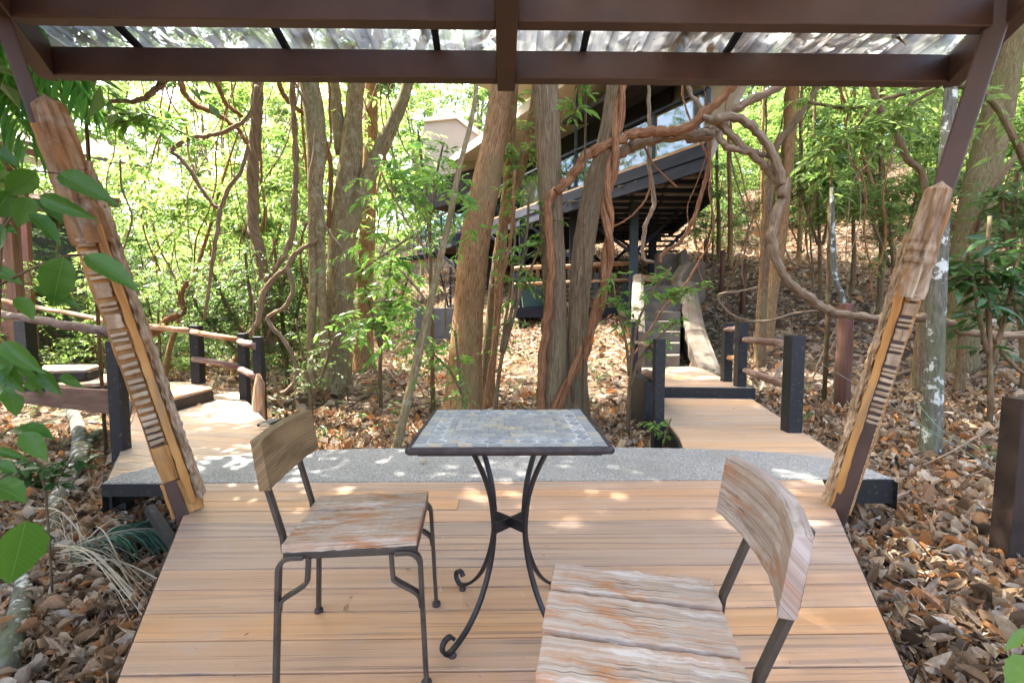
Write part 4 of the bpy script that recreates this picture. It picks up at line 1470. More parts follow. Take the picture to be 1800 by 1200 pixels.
mb = MB(); q = P(948, 520, 13.9); mb.quadbox([(q.x - .5, 13.6, 1.24), (q.x + .5, 13.6, 1.24), (q.x + .5, 14.3, 1.24), (q.x - .5, 14.3, 1.24), (q.x - .58, 13.55, 2.0), (q.x + .58, 13.55, 2.0), (q.x + .58, 14.35, 2.0), (q.x - .58, 14.35, 2.0)])
mb.build('body', M_BIN, t, bevel=.03)
mb = MB(); mb.box(q.x - .62, q.x + .62, 13.5, 14.4, 2.005, 2.08); mb.build('lid', M_BIN, t, bevel=.02)
t = thing('foundation_block', 'grey block foundation wall left of the orange trunk under the house', 'foundation', P(766, 600, 13.6))
mb = MB(); a, b = P(730, 600, 13.6), P(812, 600, 13.6); zt_ = P(766, 541, 13.6).z
mb.box(a.x, b.x, 13.6, 15.2, 0.32, zt_); mb.build('wall', M_FOUND, t, bevel=.02)
mb = MB(); mb.box(a.x - .1, b.x + .1, 13.5, 15.3, -.1, .317); mb.build('footing', M_STAIR, t, bevel=.02)
t = thing('metal_stair', 'thin black metal stair standing on the grey foundation', 'stair', P(785, 540, 14))
mb = MB()
for dx in (0, 30):
    mb.beam(P(768 + dx, 455, 14.0), P(790 + dx, 548, 14.0), .07, .05)
mb.beam(P(792, 470, 14.05), P(792, 548, 14.05), .06, .06)
mb.build('stringer', M_DARKWOOD, t)
mb = MB()
for k in range(5):
    mb.beam(P(770 + k * 4.4, 470 + k * 17, 14.1), P(800 + k * 4.4, 467 + k * 17, 14.1), .2, .03)
mb.build('tread', M_BATTEN, t)
t = thing('footbridge', 'slim reddish slatted footbridge crossing behind the trunks toward the house', 'footbridge', P(690, 470, 19))
a, b = P(590, 478, 19.0), P(775, 452, 20.5)
mb = MB(); mb.beam(a, b, 1.0, .12); mb.build('deck', M_LOG, t)
mb = MB(); mb.beam(a + Vector((0, -.56, .05)), b + Vector((0, -.56, .05)), .06, .2); mb.build('side_beam', M_DARKWOOD, t)
mb = MB()
for k in range(9):
    q = a.lerp(b, k / 8) + Vector((0, -.5, 0)); mb.tube([q, q + Vector((0, 0, .9))], .025, 6)
mb.tube([a + Vector((0, -.5, .9)), b + Vector((0, -.5, .9))], .025, 6)
mb.build('rail', M_DARKWOOD, t)

# small roofed hut at far left
t = thing('forest_hut', 'small hut with reddish fascia and cream boards behind the palm fronds', 'hut', P(10, 420, 10))
mb = MB()
mb.slab([P(-140, 205, 9.0), P(78, 268, 9.0), P(78, 280, 9.0), P(-140, 222, 9.0)], (0, .08, 0)); mb.build('fascia', M_REDROOF, t)
mb = MB(); mb.slab([P(-140, 226, 9.05), P(76, 281, 9.05), P(76, 292, 9.05), P(-140, 252, 9.05)], (0, .06, 0)); mb.build('board', M_CREAM, t)
mb = MB(); mb.slab([P(-150, 200, 8.9), P(84, 266, 8.9), P(84, 266, 8.9) + Vector((-1.2, 4, .9)), P(-150, 200, 8.9) + Vector((0, 4, .9))], (0, 0, .08)); mb.build('roof', M_ROOFTILE, t)
for px in (14, -90):
    q = P(px, 300, 9.5); mb = MB(); mb.box(q.x - .09, q.x + .09, 9.4, 9.58, gz(q.x, 9.5) - .2, P(px, 262, 9.5).z); mb.build('post', M_POSTWOOD, t)
mb = MB(); a, b = P(-150, 300, 10.6), P(40, 300, 10.6); mb.box(a.x, b.x, 10.6, 10.7, gz(b.x, 10.6) - .2, P(0, 300, 10.6).z); mb.build('wall', M_REDROOF, t)
t = thing('forest_hut', 'low reddish roof seen between dark leaves at the left edge', 'hut', P(40, 420, 13))
mb = MB(); mb.slab([P(-80, 330, 12.5), P(72, 350, 12.5), P(66, 372, 12.5), P(-80, 356, 12.5)], (.3, 2.2, .6)); mb.build('roof', M_REDROOF, t)
mb = MB(); a, b = P(-70, 400, 13), P(56, 400, 13); mb.box(a.x, b.x, 13.0, 14.5, gz(b.x, 13) - .3, P(0, 372, 13.0).z); mb.build('wall', M_FOUND, t)
# ------------------------------------------------------------------ trees drawn from the photograph
rngT = np.random.default_rng(77)


def crown_blob(rng, c, rad, K, n, L, W, kind='B', tw=.55):
    d = nz(rng.normal(0, 1, (K, 3))); r = rng.uniform(.35, 1, (K, 1)) ** .6
    B = np.asarray(c)[None, :] + d * r * np.asarray(rad)[None, :]
    D = d * .8 + rng.normal(0, .4, (K, 3)); D[:, 2] = D[:, 2] * .5
    return spray(rng, B, D, rng.uniform(.6, 1.3, K) * tw, n, L, W, .35, kind)


def limbs(mb, rng, base, tip_list, r0):
    for tp in tip_list:
        b = np.asarray(base); tp = np.asarray(tp)
        m1 = b * .6 + tp * .4 + rng.normal(0, .15, 3); m2 = b * .25 + tp * .75 + rng.normal(0, .15, 3)
        pth = smooth_path([tuple(b), tuple(m1), tuple(m2), tuple(tp)], 3)
        mb.tube([Vector(p) for p in pth], list(np.linspace(r0, r0 * .25, len(pth))), 6)


def tree_px(label, stems, Y, bark, leaf, name='tree', crown=(0, 0), reach=(), cat='tree', ext=3.0, group=None, n=12, ridges=.06, seed=0, extra_leaf=None, jit=.03):
    """stems: list of pixel polylines, top first; the first one is the trunk"""
    rng = np.random.default_rng(seed + 100)
    base = None
    mb = MB()
    tops = []
    for k, st in enumerate(stems):
        pts, rad = pxpath(st, Y, 4)
        pts, rad = pts[::-1], rad[::-1]          # base first
        if k == 0:
            b = pts[0]; g = gz(b.x, b.y)
            if b.z > g - .15:
                pts = [Vector((b.x, b.y, g - .25))] + pts; rad = [rad[0] * 1.4, rad[0] * 1.16] + rad; pts.insert(1, Vector((b.x, b.y, min(b.z, g + .02))))
            base = Vector((b.x, b.y, g))
        if ext and st[0][1] < 150:
            d = (pts[-1] - pts[-5]).normalized(); d.z = max(d.z, .6); d.normalize()
            for q in range(1, 5):
                d = (d + Vector(rng.normal(0, .08, 3))).normalized()
                pts.append(pts[-1] + d * ext / 4); rad.append(rad[-1] * .88)
            tops.append((pts[-1], rad[-1]))
        mb.tube(pts, rad, n, jit=jit, seed=seed + k, ridges=ridges)
    t = thing(name, label, cat, base, group)
    cm = MB()
    if crown[0] and tops:
        for tp, r in tops:
            tips = [np.array(tp) + rng.normal(0, 1, 3) * [1.5, 1.5, .6] + [.2, -.9, .9] for _ in range(6)]
            limbs(mb, rng, tp, tips, r * .7)
            for q in tips:
                cm.add(*crown_blob(rng, q, (1.3, 1.3, .7), crown[0], crown[1], .15, .065))
    for q in reach:  # unseen leafy limbs added above to shade the stairs
        limbs(mb, rng, tops[0][0], [np.array(q, dtype=float)], tops[0][1] * .7)
        cm.add(*crown_blob(rng, q, (1.5, 1.5, .7), 60, 14, .16, .07))
    tr = mb.build('trunk', bark, t)
    if extra_leaf:
        for (px, py, Y_, rad, K, n_, L, W) in extra_leaf:
            q = P(px, py, Y_)
            cm.add(*crown_blob(rng, tuple(q), rad, K, n_, L, W, 'A', .3))
    if cm.ch: cm.build('crown', leaf, t)
    return t


tree_px('grey smooth trunk with a small knot right behind the mosaic table', [[(958, 130, 46), (963, 230, 44), (967, 330, 42), (972, 450, 42), (976, 560, 41), (974, 620, 46), (972, 680, 56), (975, 735, 64)]], 5.6, M_BARK_GREY, M_LEAF_MID, crown=(34, 12), seed=1, ridges=.03, n=16)
tree_px('leaning grey trunk wrapped by a twisted vine right of the knotted trunk', [[(1082, 130, 27), (1073, 200, 28), (1060, 270, 31), (1041, 340, 37), (1024, 450, 39), (1016, 560, 37), (1012, 650, 42), (1012, 738, 52)]], 5.7, M_BARK_GREY, M_LEAF_MID, crown=(34, 12), seed=2, ridges=.03, n=16)
tree_px('thick orange-brown trunk leaning right in front of the stilt house', [[(886, 130, 40), (872, 230, 42), (853, 330, 48), (840, 400, 50), (832, 460, 52), (824, 550, 52), (818, 640, 58), (816, 700, 70), (815, 742, 84)]], 5.9, M_BARK_ORANGE, M_LEAF_MID, crown=(34, 12), reach=((.4, 9.0, 8.0), (1.7, 8.8, 8.4), (-.6, 8.4, 8.2), (.9, 10.2, 9.2), (1.2, 7.2, 7.6)), seed=3, n=16, jit=.04)
tree_px('twin reddish stems climbing beside the thick orange-brown trunk', [[(907, 130, 11), (899, 230, 15), (892, 330, 17), (882, 420, 18), (878, 500, 16), (872, 580, 12), (862, 690, 10)], [(945, 130, 14), (938, 190, 16), (922, 270, 18), (905, 330, 18), (888, 390, 17)]], 6.4, M_BARK_ORANGE, M_LEAF_BRIGHT, seed=4, ext=2,
        extra_leaf=[(915, 225, 6.3, (.28, .15, .4), 26, 9, .14, .055), (920, 285, 6.3, (.25, .15, .3), 14, 9, .13, .05)])
tree_px('dark brown trunk behind the thick orange-brown trunk', [[(882, 420, 22), (874, 480, 24), (866, 560, 26), (858, 640, 26), (855, 700, 30)]], 7.4, M_BARK_BROWN, M_LEAF_MID, seed=5, ext=0)
tree_px('tall forked mossy trunk with a dark foot, left of centre', [[(628, 130, 28), (622, 200, 30), (617, 270, 38), (606, 360, 44), (600, 430, 46), (598, 520, 46), (596, 600, 46), (594, 660, 52), (592, 705, 62)], [(585, 130, 20), (592, 200, 22), (603, 270, 26)], [(722, 130, 18), (705, 185, 20), (682, 235, 24), (652, 300, 27), (622, 380, 30), (604, 430, 30)]], 8.0, M_BARK_PALE, M_LEAF_MID, crown=(40, 13), seed=6, n=14, jit=.05)
tree_px('pale yellowish trunk with a thin lower stem, just left of the forked mossy trunk', [[(540, 130, 34), (552, 200, 34), (556, 270, 32), (553, 340, 24), (550, 420, 17), (551, 500, 16), (546, 600, 14), (549, 690, 13), (548, 735, 15)], [(556, 330, 22), (563, 420, 17), (566, 520, 14), (570, 600, 13), (572, 690, 15)]], 7.0, M_BARK_PALE, M_LEAF_MID, crown=(90, 14), seed=7, n=12)
tree_px('reddish peeling trunk right of the forked mossy trunk', [[(652, 130, 22), (650, 260, 25), (646, 400, 26), (643, 500, 26), (642, 570, 28), (640, 620, 34)]], 10.0, M_BARK_ORANGE, M_LEAF_MID, crown=(30, 12), seed=8)
tree_px('orange split trunk with a dark side on the right slope', [[(1394, 130, 20), (1388, 230, 20), (1381, 320, 18), (1370, 420, 22), (1356, 500, 26), (1348, 560, 28), (1342, 610, 32)]], 9.2, M_BARK_ORANGE, M_LEAF_BRIGHT, crown=(30, 12), seed=9)
tree_px('trunk blotched with white lichen behind the right leaning post', [[(1675, 100, 16), (1668, 200, 19), (1660, 300, 20), (1652, 420, 24), (1646, 560, 26), (1641, 680, 28), (1636, 790, 32), (1634, 812, 38)]], 4.1, M_BARK_WHITE, M_LEAF_DARK, crown=(26, 10), seed=10, ext=3.5)
tree_px('thick mossy trunk at far right behind the glossy leaves', [[(1768, 120, 40), (1748, 220, 44), (1722, 330, 46), (1704, 430, 46), (1692, 520, 48), (1684, 600, 54)]], 7.2, M_BARK_MOSS, M_LEAF_MID, crown=(30, 12), seed=11)
tree_px('pale leaning sapling with hanging pointed leaves before the house', [[(838, 150, 7), (828, 215, 8), (806, 300, 10), (790, 385, 11), (768, 480, 12), (748, 570, 13), (722, 680, 15), (696, 790, 17)]], 4.6, M_BARK_PALE, M_LEAF_FRESH, name='sapling', cat='sapling', seed=12, ext=0, n=8,
        extra_leaf=[(690, 330, 4.8, (.22, .2, .2), 14, 9, .13, .042), (745, 285, 4.8, (.25, .2, .12), 12, 9, .13, .042), (660, 430, 4.8, (.3, .2, .2), 14, 9, .12, .04), (830, 400, 4.7, (.16, .15, .16), 8, 9, .12, .04), (640, 560, 4.9, (.3, .2, .22), 18, 9, .12, .042), (710, 590, 4.9, (.25, .2, .15), 10, 9, .12, .042), (700, 500, 4.8, (.2, .2, .3), 12, 9, .12, .04), (770, 335, 4.7, (.25, .2, .16), 10, 9, .13, .042)])
tree_px('thin whitish sapling leaning on the reddish post', [[(1462, 330, 6), (1464, 420, 9), (1468, 490, 10), (1482, 530, 11), (1478, 600, 12), (1470, 700, 14)]], 5.9, M_BARK_WHITE, M_LEAF_BRIGHT, name='sapling', cat='sapling', seed=13, ext=0, n=8, extra_leaf=[(1440, 320, 6, (.2, .2, .25), 8, 7, .17, .055)])
tree_px('curved bare stem bending across the bright leaves at upper right', [[(1528, 130, 11), (1545, 190, 12), (1575, 235, 12), (1595, 280, 11), (1618, 300, 10), (1626, 330, 11), (1632, 420, 12), (1620, 560, 14), (1612, 650, 16)]], 6.2, M_BARK_BROWN, M_LEAF_BRIGHT, seed=14, ext=2, n=8)
tree_px('slim dark stem rising from the litter at the right of the glossy leaves', [[(1800, 255, 9), (1745, 330, 10), (1715, 400, 11), (1702, 480, 12), (1692, 600, 14)]], 6.0, M_BARK_BROWN, M_LEAF_MID, seed=15, ext=0, n=8)
tree_px('slanting bare branch rising right from the knot of the great liana', [[(1450, 130, 10), (1420, 180, 11), (1390, 225, 12), (1365, 255, 13), (1352, 330, 14), (1345, 450, 15), (1338, 560, 18)]], 8.0, M_BARK_BROWN, M_LEAF_BRIGHT, seed=16, ext=2, n=8)
rs = random.Random(5)
for i, (xt, yt, xb, yb, w, lab) in enumerate(((1281, 250, 1284, 470, 8, 'slim straight trunk right of the house end wall'), (1260, 300, 1263, 460, 7, 'thinnest straight trunk close to the house corner'),
        (1408, 220, 1404, 470, 8, 'slender brown trunk right of the orange split trunk'), (1548, 340, 1545, 560, 9, 'dark slender trunk between the reddish post and the leaning post'),
        (1340, 330, 1338, 455, 7, 'slender trunk on the sunny slope left of the orange split trunk'), (1500, 380, 1496, 520, 7, 'slender greyish trunk on the slope above the reddish post'),
        (1226, 330, 1222, 440, 6, 'slender orange trunk behind the stair top'), (1430, 300, 1426, 430, 7, 'slender orange trunk far up the slope'))):
    g = onground(xb, yb)
    tree_px(lab, [[(xt + 3, 120, w * .6), (xt, yt, w * .8), ((xt + xb) / 2 + rs.uniform(-4, 4), (yt + yb) / 2, w), (xb, yb, w * 1.2)]], g.y, [M_BARK_ORANGE, M_BARK_BROWN][i % 2], M_LEAF_BRIGHT, name='slender_tree', seed=30 + i, ext=3, n=7, crown=(14, 10), group='slender trees on the slope')

# ------------------------------------------------------------------ lianas
def liana(label, paths, Y, mat, seed=0, n=10, ridges=.10, twist=None, name='liana', group=None):
    mb = MB(); first = None
    for k, st in enumerate(paths):
        pts, rad = pxpath(st, Y, 6)
        if first is None: first = pts[-1] if pts[-1].z < pts[0].z else pts[0]
        rnd = random.Random(seed + k)
        pts = [p + Vector([rnd.uniform(-1, 1) * r * .25 for _ in range(3)]) for p, r in zip(pts, rad)]
        ph = rnd.uniform(0, 9)
        rad = [r * .84 * (1 + .16 * mnoise.noise(Vector((i * .45, ph, 0))) + (.18 if rnd.random() < .03 else 0)) for i, r in enumerate(rad)]
        mb.tube(pts, rad, n, jit=.06, seed=seed + k, ridges=ridges)
    t = thing(name, label, 'liana', first, group)
    mb.build('vine', mat, t)
    return t


liana('great reddish liana arching from the knotted trunk foot up and to the right', [[(952, 735, 16), (951, 650, 17), (958, 590, 18), (966, 520, 18), (969, 450, 18), (963, 390, 17), (965, 352, 17), (985, 330, 18), (1005, 312, 19), (1022, 285, 20), (1050, 263, 20), (1090, 245, 20), (1130, 233, 20), (1175, 232, 19), (1210, 222, 19), (1240, 196, 18), (1275, 165, 17), (1300, 130, 16), (1320, 60, 16)]], 5.35, M_LIANA, 1, 12)
liana('thick pale branch running to a gnarled knot right of the house balcony', [[(1082, 275, 22), (1110, 258, 24), (1150, 243, 25), (1200, 238, 26), (1240, 238, 26), (1262, 222, 30), (1282, 200, 19), (1310, 182, 17), (1350, 162, 16), (1400, 138, 15), (1470, 100, 14)]], 5.6, M_LIANA_PALE, 2, 12)
liana('long rope-like liana dropping from the knot and sweeping right across the slope', [[(1258, 208, 18), (1290, 206, 18), (1325, 226, 17), (1352, 262, 17), (1374, 312, 20), (1376, 345, 22), (1364, 380, 20), (1357, 420, 19), (1366, 460, 18), (1388, 498, 18), (1420, 522, 19), (1445, 540, 20), (1480, 552, 17), (1540, 558, 16), (1600, 558, 16), (1632, 558, 20), (1665, 568, 20), (1700, 584, 17), (1740, 588, 17), (1800, 588, 17), (1900, 580, 17)]], 5.2, M_LIANA_PALE, 3, 12)
liana('second pale liana strand joining the rope-like liana from the knot', [[(1235, 205, 12), (1262, 218, 15), (1290, 243, 15), (1320, 268, 15), (1345, 292, 16), (1366, 318, 18), (1372, 340, 16)], [(1262, 235, 16), (1275, 255, 15), (1300, 264, 13), (1330, 268, 12), (1352, 276, 10)]], 5.3, M_LIANA_PALE, 4, 10)
# twisted pair round the leaning trunk
def twisted(label, ctr, Y, amp, turns, w, mat, seed, strands=2, name='liana'):
    mb = MB()
    pts, rad = pxpath([(x, y, w) for x, y in ctr], Y, 10)
    m = len(pts)
    for s in range(strands):
        q = []
        for i, p in enumerate(pts):
            a = 2 * math.pi * (turns * i / m + s / strands)
            am = amp * (1 if not callable(amp) else 1)
            q.append(p + Vector((math.cos(a) * am, math.sin(a) * am, 0)))
        mb.tube(q, [r * (1 - .12 * s) for r in rad], 9, jit=.08, seed=seed + s, ridges=.1)
    lo = min(pts, key=lambda p: p.z)
    t = thing(name, label, 'liana', lo)
    mb.build('vine', mat, t)
twisted('pair of reddish vines twisted tightly in front of the leaning grey trunk', [(1098, 110), (1090, 180), (1083, 240), (1075, 300), (1066, 350), (1070, 400), (1068, 450), (1060, 510), (1046, 560), (1026, 620), (1000, 670), (972, 735)], 5.35, .035, 3.6, 14, M_LIANA, 11)
twisted('column of twisted vines hanging left of the pale yellowish trunk', [(455, 110), (452, 180), (447, 260), (444, 340), (446, 400), (456, 440), (466, 500), (470, 560), (474, 620)], 7.6, .05, 5, 11, M_LIANA_PALE, 12, 4)
twisted('slim twisted vine pair hanging between the twisted column and the pale trunk', [(512, 110), (516, 200), (520, 280), (518, 350), (512, 420), (492, 460), (470, 490), (462, 520)], 7.3, .022, 6, 7, M_LIANA_PALE, 13, 2)
L_ = [
    ('hanging liana curving below the house corner to the stair top', [[(1249, 245, 9), (1243, 300, 9), (1232, 345, 9), (1214, 395, 9), (1195, 425, 8), (1165, 446, 8), (1160, 462, 6)]], 6.0, M_LIANA),
    ('pale liana hanging straight before the house balcony', [[(1140, 130, 7), (1141, 220, 8), (1140, 290, 8), (1150, 345, 9), (1146, 370, 9), (1134, 400, 9), (1130, 450, 8), (1150, 462, 6)]], 6.1, M_LIANA_PALE),
    ('crooked grey liana hanging above the house glass', [[(1208, 130, 9), (1214, 165, 10), (1230, 185, 9), (1238, 205, 8), (1262, 222, 7)]], 5.8, M_LIANA_PALE),
    ('thin looping liana under the great reddish liana', [[(1142, 300, 4), (1140, 340, 4), (1120, 370, 4), (1095, 390, 4), (1070, 402, 4)], [(1128, 250, 4), (1150, 290, 4), (1190, 330, 4)]], 5.7, M_LIANA),
    ('horizontal dark branch reaching right from the palm', [[(95, 180, 8), (130, 180, 8), (180, 177, 9), (240, 178, 10), (265, 165, 12), (285, 145, 14), (310, 128, 15)]], 5.6, M_BARK_BROWN),
    ('arched grey liana bending left of the twisted column', [[(452, 150, 9), (440, 200, 9), (405, 228, 9), (370, 238, 9), (330, 244, 9), (308, 258, 9), (300, 265, 9)], [(300, 265, 8), (330, 292, 9), (352, 330, 9), (385, 366, 9), (402, 330, 9), (425, 300, 8), (436, 255, 7)], [(388, 366, 9), (380, 420, 9), (372, 470, 8), (360, 560, 7)]], 7.0, M_LIANA_PALE),
    ('bright orange peeling liana hanging below the beam at left', [[(312, 120, 11), (322, 160, 11), (345, 185, 11), (380, 200, 10), (415, 225, 9), (440, 260, 8)], [(365, 120, 10), (385, 155, 10), (400, 185, 9), (425, 205, 8)]], 8.0, M_LIANA),
    ('orange vine crossing behind the pale yellowish trunk', [[(480, 120, 10), (498, 165, 10), (520, 190, 9), (560, 220, 9), (575, 260, 9), (582, 300, 9), (576, 400, 9)]], 7.8, M_LIANA),
    ('looping woody vine beside the left railing posts', [[(505, 470, 8), (515, 510, 9), (500, 540, 9), (470, 560, 8), (500, 600, 9), (520, 640, 9), (515, 675, 9), (490, 690, 8), (478, 650, 6)]], 6.4, M_LIANA_PALE),
    ('forked woody vine rising from the shrubs left of the pale trunk', [[(560, 420, 7), (520, 445, 10), (505, 470, 11), (480, 490, 11), (462, 520, 12), (452, 570, 12), (420, 600, 12)]], 6.9, M_LIANA_PALE),
    ('crooked root-like vine over the left railing', [[(330, 495, 7), (318, 520, 10), (322, 545, 12), (300, 560, 14), (282, 575, 16), (262, 590, 16)]], 7.2, M_LIANA),
    ('thin vine hanging straight beside the carved timber', [[(212, 280, 4), (214, 330, 4), (232, 380, 4), (220, 430, 4), (206, 480, 4), (240, 560, 5)]], 6.5, M_LIANA_PALE),
    ('slack thin vine swaying across the sunny slope', [[(1330, 505, 4), (1300, 512, 4), (1262, 520, 4), (1290, 555, 5), (1340, 565, 5), (1400, 550, 4), (1460, 545, 4)]], 6.6, M_LIANA_PALE),
    ('curved vine stem rising beside the orange-brown trunk foot', [[(905, 300, 6), (898, 420, 7), (880, 500, 8), (876, 560, 8), (862, 640, 8), (850, 735, 9)]], 5.4, M_LIANA),
    ('short dark vine leaning from the blotched trunk down right', [[(1745, 590, 8), (1760, 620, 8), (1790, 650, 8), (1830, 680, 8)]], 5.0, M_BARK_BROWN),
    ('thin pale vine before the foundation block', [[(700, 470, 5), (742, 520, 5), (756, 570, 5), (744, 610, 5)], [(640, 470, 5), (700, 430, 5), (742, 405, 5)]], 5.5, M_LIANA_PALE),
]
for i, (lab, pths, Y_, mt) in enumerate(L_): liana(lab, pths, Y_, mt, 50 + i * 7, 8)
# fine tangle of thin lianas in the left thicket
rl = random.Random(91)
for i in range(46):
    if i < 30: x = rl.uniform(190, 720)
    else: x = rl.uniform(1100, 1780)
    y = rl.uniform(100, 150); Y_ = rl.uniform(6.5, 12)
    if 730 < x < 1260: Y_ = rl.uniform(5.8, 7)
    pts = [(x, y, rl.uniform(2, 5))]
    dx = rl.uniform(-12, 12)
    while pts[-1][1] < rl.uniform(400, 640):
        dx = dx * .75 + rl.uniform(-18, 18)
        pts.append((pts[-1][0] + dx, pts[-1][1] + rl.uniform(30, 60), pts[0][2]))
    side = 'in the thicket left of the forked trunk' if i < 30 else 'before the bright leaves of the right slope'
    liana('hair-thin brown liana hanging ' + side, [pts], Y_, rl.choice([M_LIANA, M_LIANA_PALE]), 200 + i, 5, 0, group='thin lianas ' + side)
# ------------------------------------------------------------------ leafy plants drawn from the photograph
def plant(label, stems, Y, leaf, L=.1, W=.04, tw=9, n=8, twl=.28, f0=.25, seed=0, name='shrub', cat='shrub', kind='A', mat=None, droop=.35, group=None, spread=.8):
    rng = np.random.default_rng(seed + 500)
    mb = MB(); cm = MB(); base = None
    for st in stems:
        pts, rad = pxpath(st, Y, 4)
        if base is None:
            base = pts[-1]; g = gz(base.x, base.y)
            if pts[-1].z > g: pts = pts + [Vector((base.x, base.y, g - .05))]; rad = rad + [rad[-1]]
        mb.tube(pts, rad, 6)
        A = np.array([tuple(p) for p in pts[:len(pts) - 1]])
        t_ = rng.uniform(0, 1 - f0, tw) * (len(A) - 1)
        i = t_.astype(int); f = (t_ - i)[:, None]
        B = A[i] * (1 - f) + A[np.minimum(i + 1, len(A) - 1)] * f
        D = rng.normal(0, 1, (tw, 3)); D[:, 2] = D[:, 2] * .35 + .25
        D = nz(D)
        ln = rng.uniform(.5, 1.2, tw) * twl
        cm.add(*spray(rng, B, D, ln, n, L, W, droop, kind, spread))
        for b, d, l in zip(B, D, ln):
            e = b + d * l; e[2] -= droop * l * .8
            m_ = b + d * l * .5; m_[2] -= droop * l * .2
            mb.tube([Vector(b), Vector(m_), Vector(e)], [.0032, .0025, .0015], 4, cap=False)
    t = thing(name, label, cat, base, group)
    mb.build('stem', mat or M_BARK_BROWN, t)
    cm.build('foliage', leaf, t)
    return t


plant('glossy leaved shrub climbing between the thick orange-brown trunk and the knotted trunk', [[(930, 330, 4), (925, 420, 5), (905, 520, 6), (880, 640, 7), (870, 725, 8)], [(975, 350, 4), (950, 430, 4), (915, 520, 5), (885, 620, 6)], [(900, 330, 4), (905, 420, 4), (895, 520, 5), (880, 620, 6)]], 5.5, M_LEAF_FRESH, .105, .038, 15, 8, .3, .3, 1)
plant('leafy shrub with rosettes of oval leaves before the concrete stairs', [[(1180, 470, 4), (1150, 510, 4), (1120, 570, 5), (1110, 640, 6), (1105, 700, 7)], [(1075, 480, 4), (1085, 540, 4), (1100, 600, 5), (1106, 660, 6)], [(1195, 560, 3), (1160, 590, 4), (1125, 630, 5), (1108, 680, 6)], [(1230, 500, 3), (1180, 520, 3), (1140, 560, 4)]], 5.0, M_LEAF_FRESH, .085, .036, 15, 7, .2, .35, 2)
plant('fern-leaved seedling at the foot of the thick orange-brown trunk', [[(800, 580, 4), (806, 640, 5), (815, 700, 6), (820, 730, 6)], [(760, 620, 3), (790, 650, 4), (815, 700, 4)]], 4.8, M_LEAF_FRESH, .10, .03, 9, 12, .32, .3, 3, cat='plant')
plant('dense small leaved bush behind the left railing', [[(430, 440, 5), (440, 520, 6), (455, 600, 8), (462, 650, 9)], [(370, 470, 5), (400, 540, 6), (440, 610, 8)], [(510, 450, 5), (490, 530, 6), (465, 610, 8)], [(330, 500, 4), (360, 560, 5), (420, 620, 6)]], 7.4, M_LEAF_MID, .075, .036, 64, 12, .45, .1, 4)
plant('broad bush with bluish green leaves rising left of the pale trunk', [[(480, 420, 5), (490, 500, 6), (500, 600, 8), (505, 660, 9)], [(540, 470, 4), (525, 540, 5), (508, 620, 7)], [(450, 450, 4), (470, 540, 5), (500, 620, 7)]], 7.9, M_LEAF_MID, .08, .04, 54, 12, .5, .1, 5)
plant('tall shrub of large glossy dark leaves behind the right leaning post', [[(1740, 380, 6), (1735, 460, 7), (1738, 560, 8), (1742, 700, 9)], [(1700, 430, 5), (1715, 520, 6), (1735, 620, 8)], [(1800, 420, 5), (1775, 520, 6), (1745, 640, 8)]], 4.6, M_LEAF_DARK, .17, .07, 15, 6, .3, .2, 6, droop=.5)
plant('leafy shrub filling the right edge above the litter', [[(1790, 300, 6), (1780, 400, 7), (1790, 520, 8), (1800, 650, 9)], [(1840, 320, 5), (1830, 450, 6), (1805, 600, 8)], [(1760, 330, 5), (1770, 430, 6), (1790, 560, 7)]], 5.6, M_LEAF_MID, .12, .045, 44, 9, .5, .1, 7)
plant('young plant with drooping dark whorls on the upper right slope', [[(1465, 240, 4), (1462, 300, 5), (1458, 380, 6), (1455, 560, 8)]], 6.0, M_LEAF_DARK, .16, .05, 9, 7, .2, .55, 8, droop=.7)
plant('bright leafy tree branch hanging across the upper right opening', [[(1420, 180, 5), (1500, 190, 6), (1570, 170, 7), (1680, 150, 9), (1760, 200, 10), (1850, 420, 14), (1870, 600, 16)], [(1560, 220, 4), (1590, 190, 5), (1640, 160, 6)], [(1450, 270, 3), (1500, 230, 4), (1540, 180, 5)]], 5.4, M_LEAF_BRIGHT, .13, .042, 36, 9, .4, .25, 9, name='small_tree', cat='tree', droop=.6)
plant('bright bush on the litter right of the reddish post', [[(1560, 330, 4), (1565, 400, 5), (1570, 470, 6), (1572, 560, 7)], [(1500, 300, 4), (1530, 380, 5), (1565, 470, 6)], [(1620, 300, 4), (1600, 390, 5), (1575, 470, 6)]], 8.5, M_LEAF_BRIGHT, .11, .04, 34, 11, .6, .35, 10)
plant('sunlit bush on the slope right of the orange split trunk', [[(1430, 260, 4), (1436, 330, 5), (1440, 410, 6), (1442, 500, 7)], [(1480, 280, 4), (1465, 350, 5), (1446, 430, 6)], [(1400, 300, 4), (1415, 360, 5), (1438, 430, 6)]], 10.0, M_LEAF_BRIGHT, .12, .045, 34, 11, .75, .4, 11)
plant('leafy sprays drooping in front of the beige left wall of the house', [[(735, 230, 4), (742, 290, 5), (752, 360, 6), (757, 480, 7), (760, 640, 8)], [(690, 280, 3), (715, 330, 4), (750, 390, 5)], [(780, 250, 3), (765, 320, 4), (755, 400, 5)]], 6.2, M_LEAF_FRESH, .12, .04, 9, 8, .28, .3, 12)
plant('low bush of long bright leaves left of the foundation block', [[(690, 440, 4), (680, 520, 5), (672, 580, 6), (668, 640, 7)], [(720, 480, 4), (700, 540, 5), (675, 600, 6)], [(640, 500, 4), (655, 560, 5), (668, 610, 6)]], 6.6, M_LEAF_FRESH, .13, .045, 20, 9, .4, .2, 13)
plant('spindly bush in front of the pale trunk foot', [[(520, 560, 3), (530, 620, 4), (545, 680, 5), (548, 715, 6)], [(585, 600, 3), (570, 650, 4), (550, 700, 5)]], 5.9, M_LEAF_MID, .06, .026, 16, 10, .28, .15, 14)
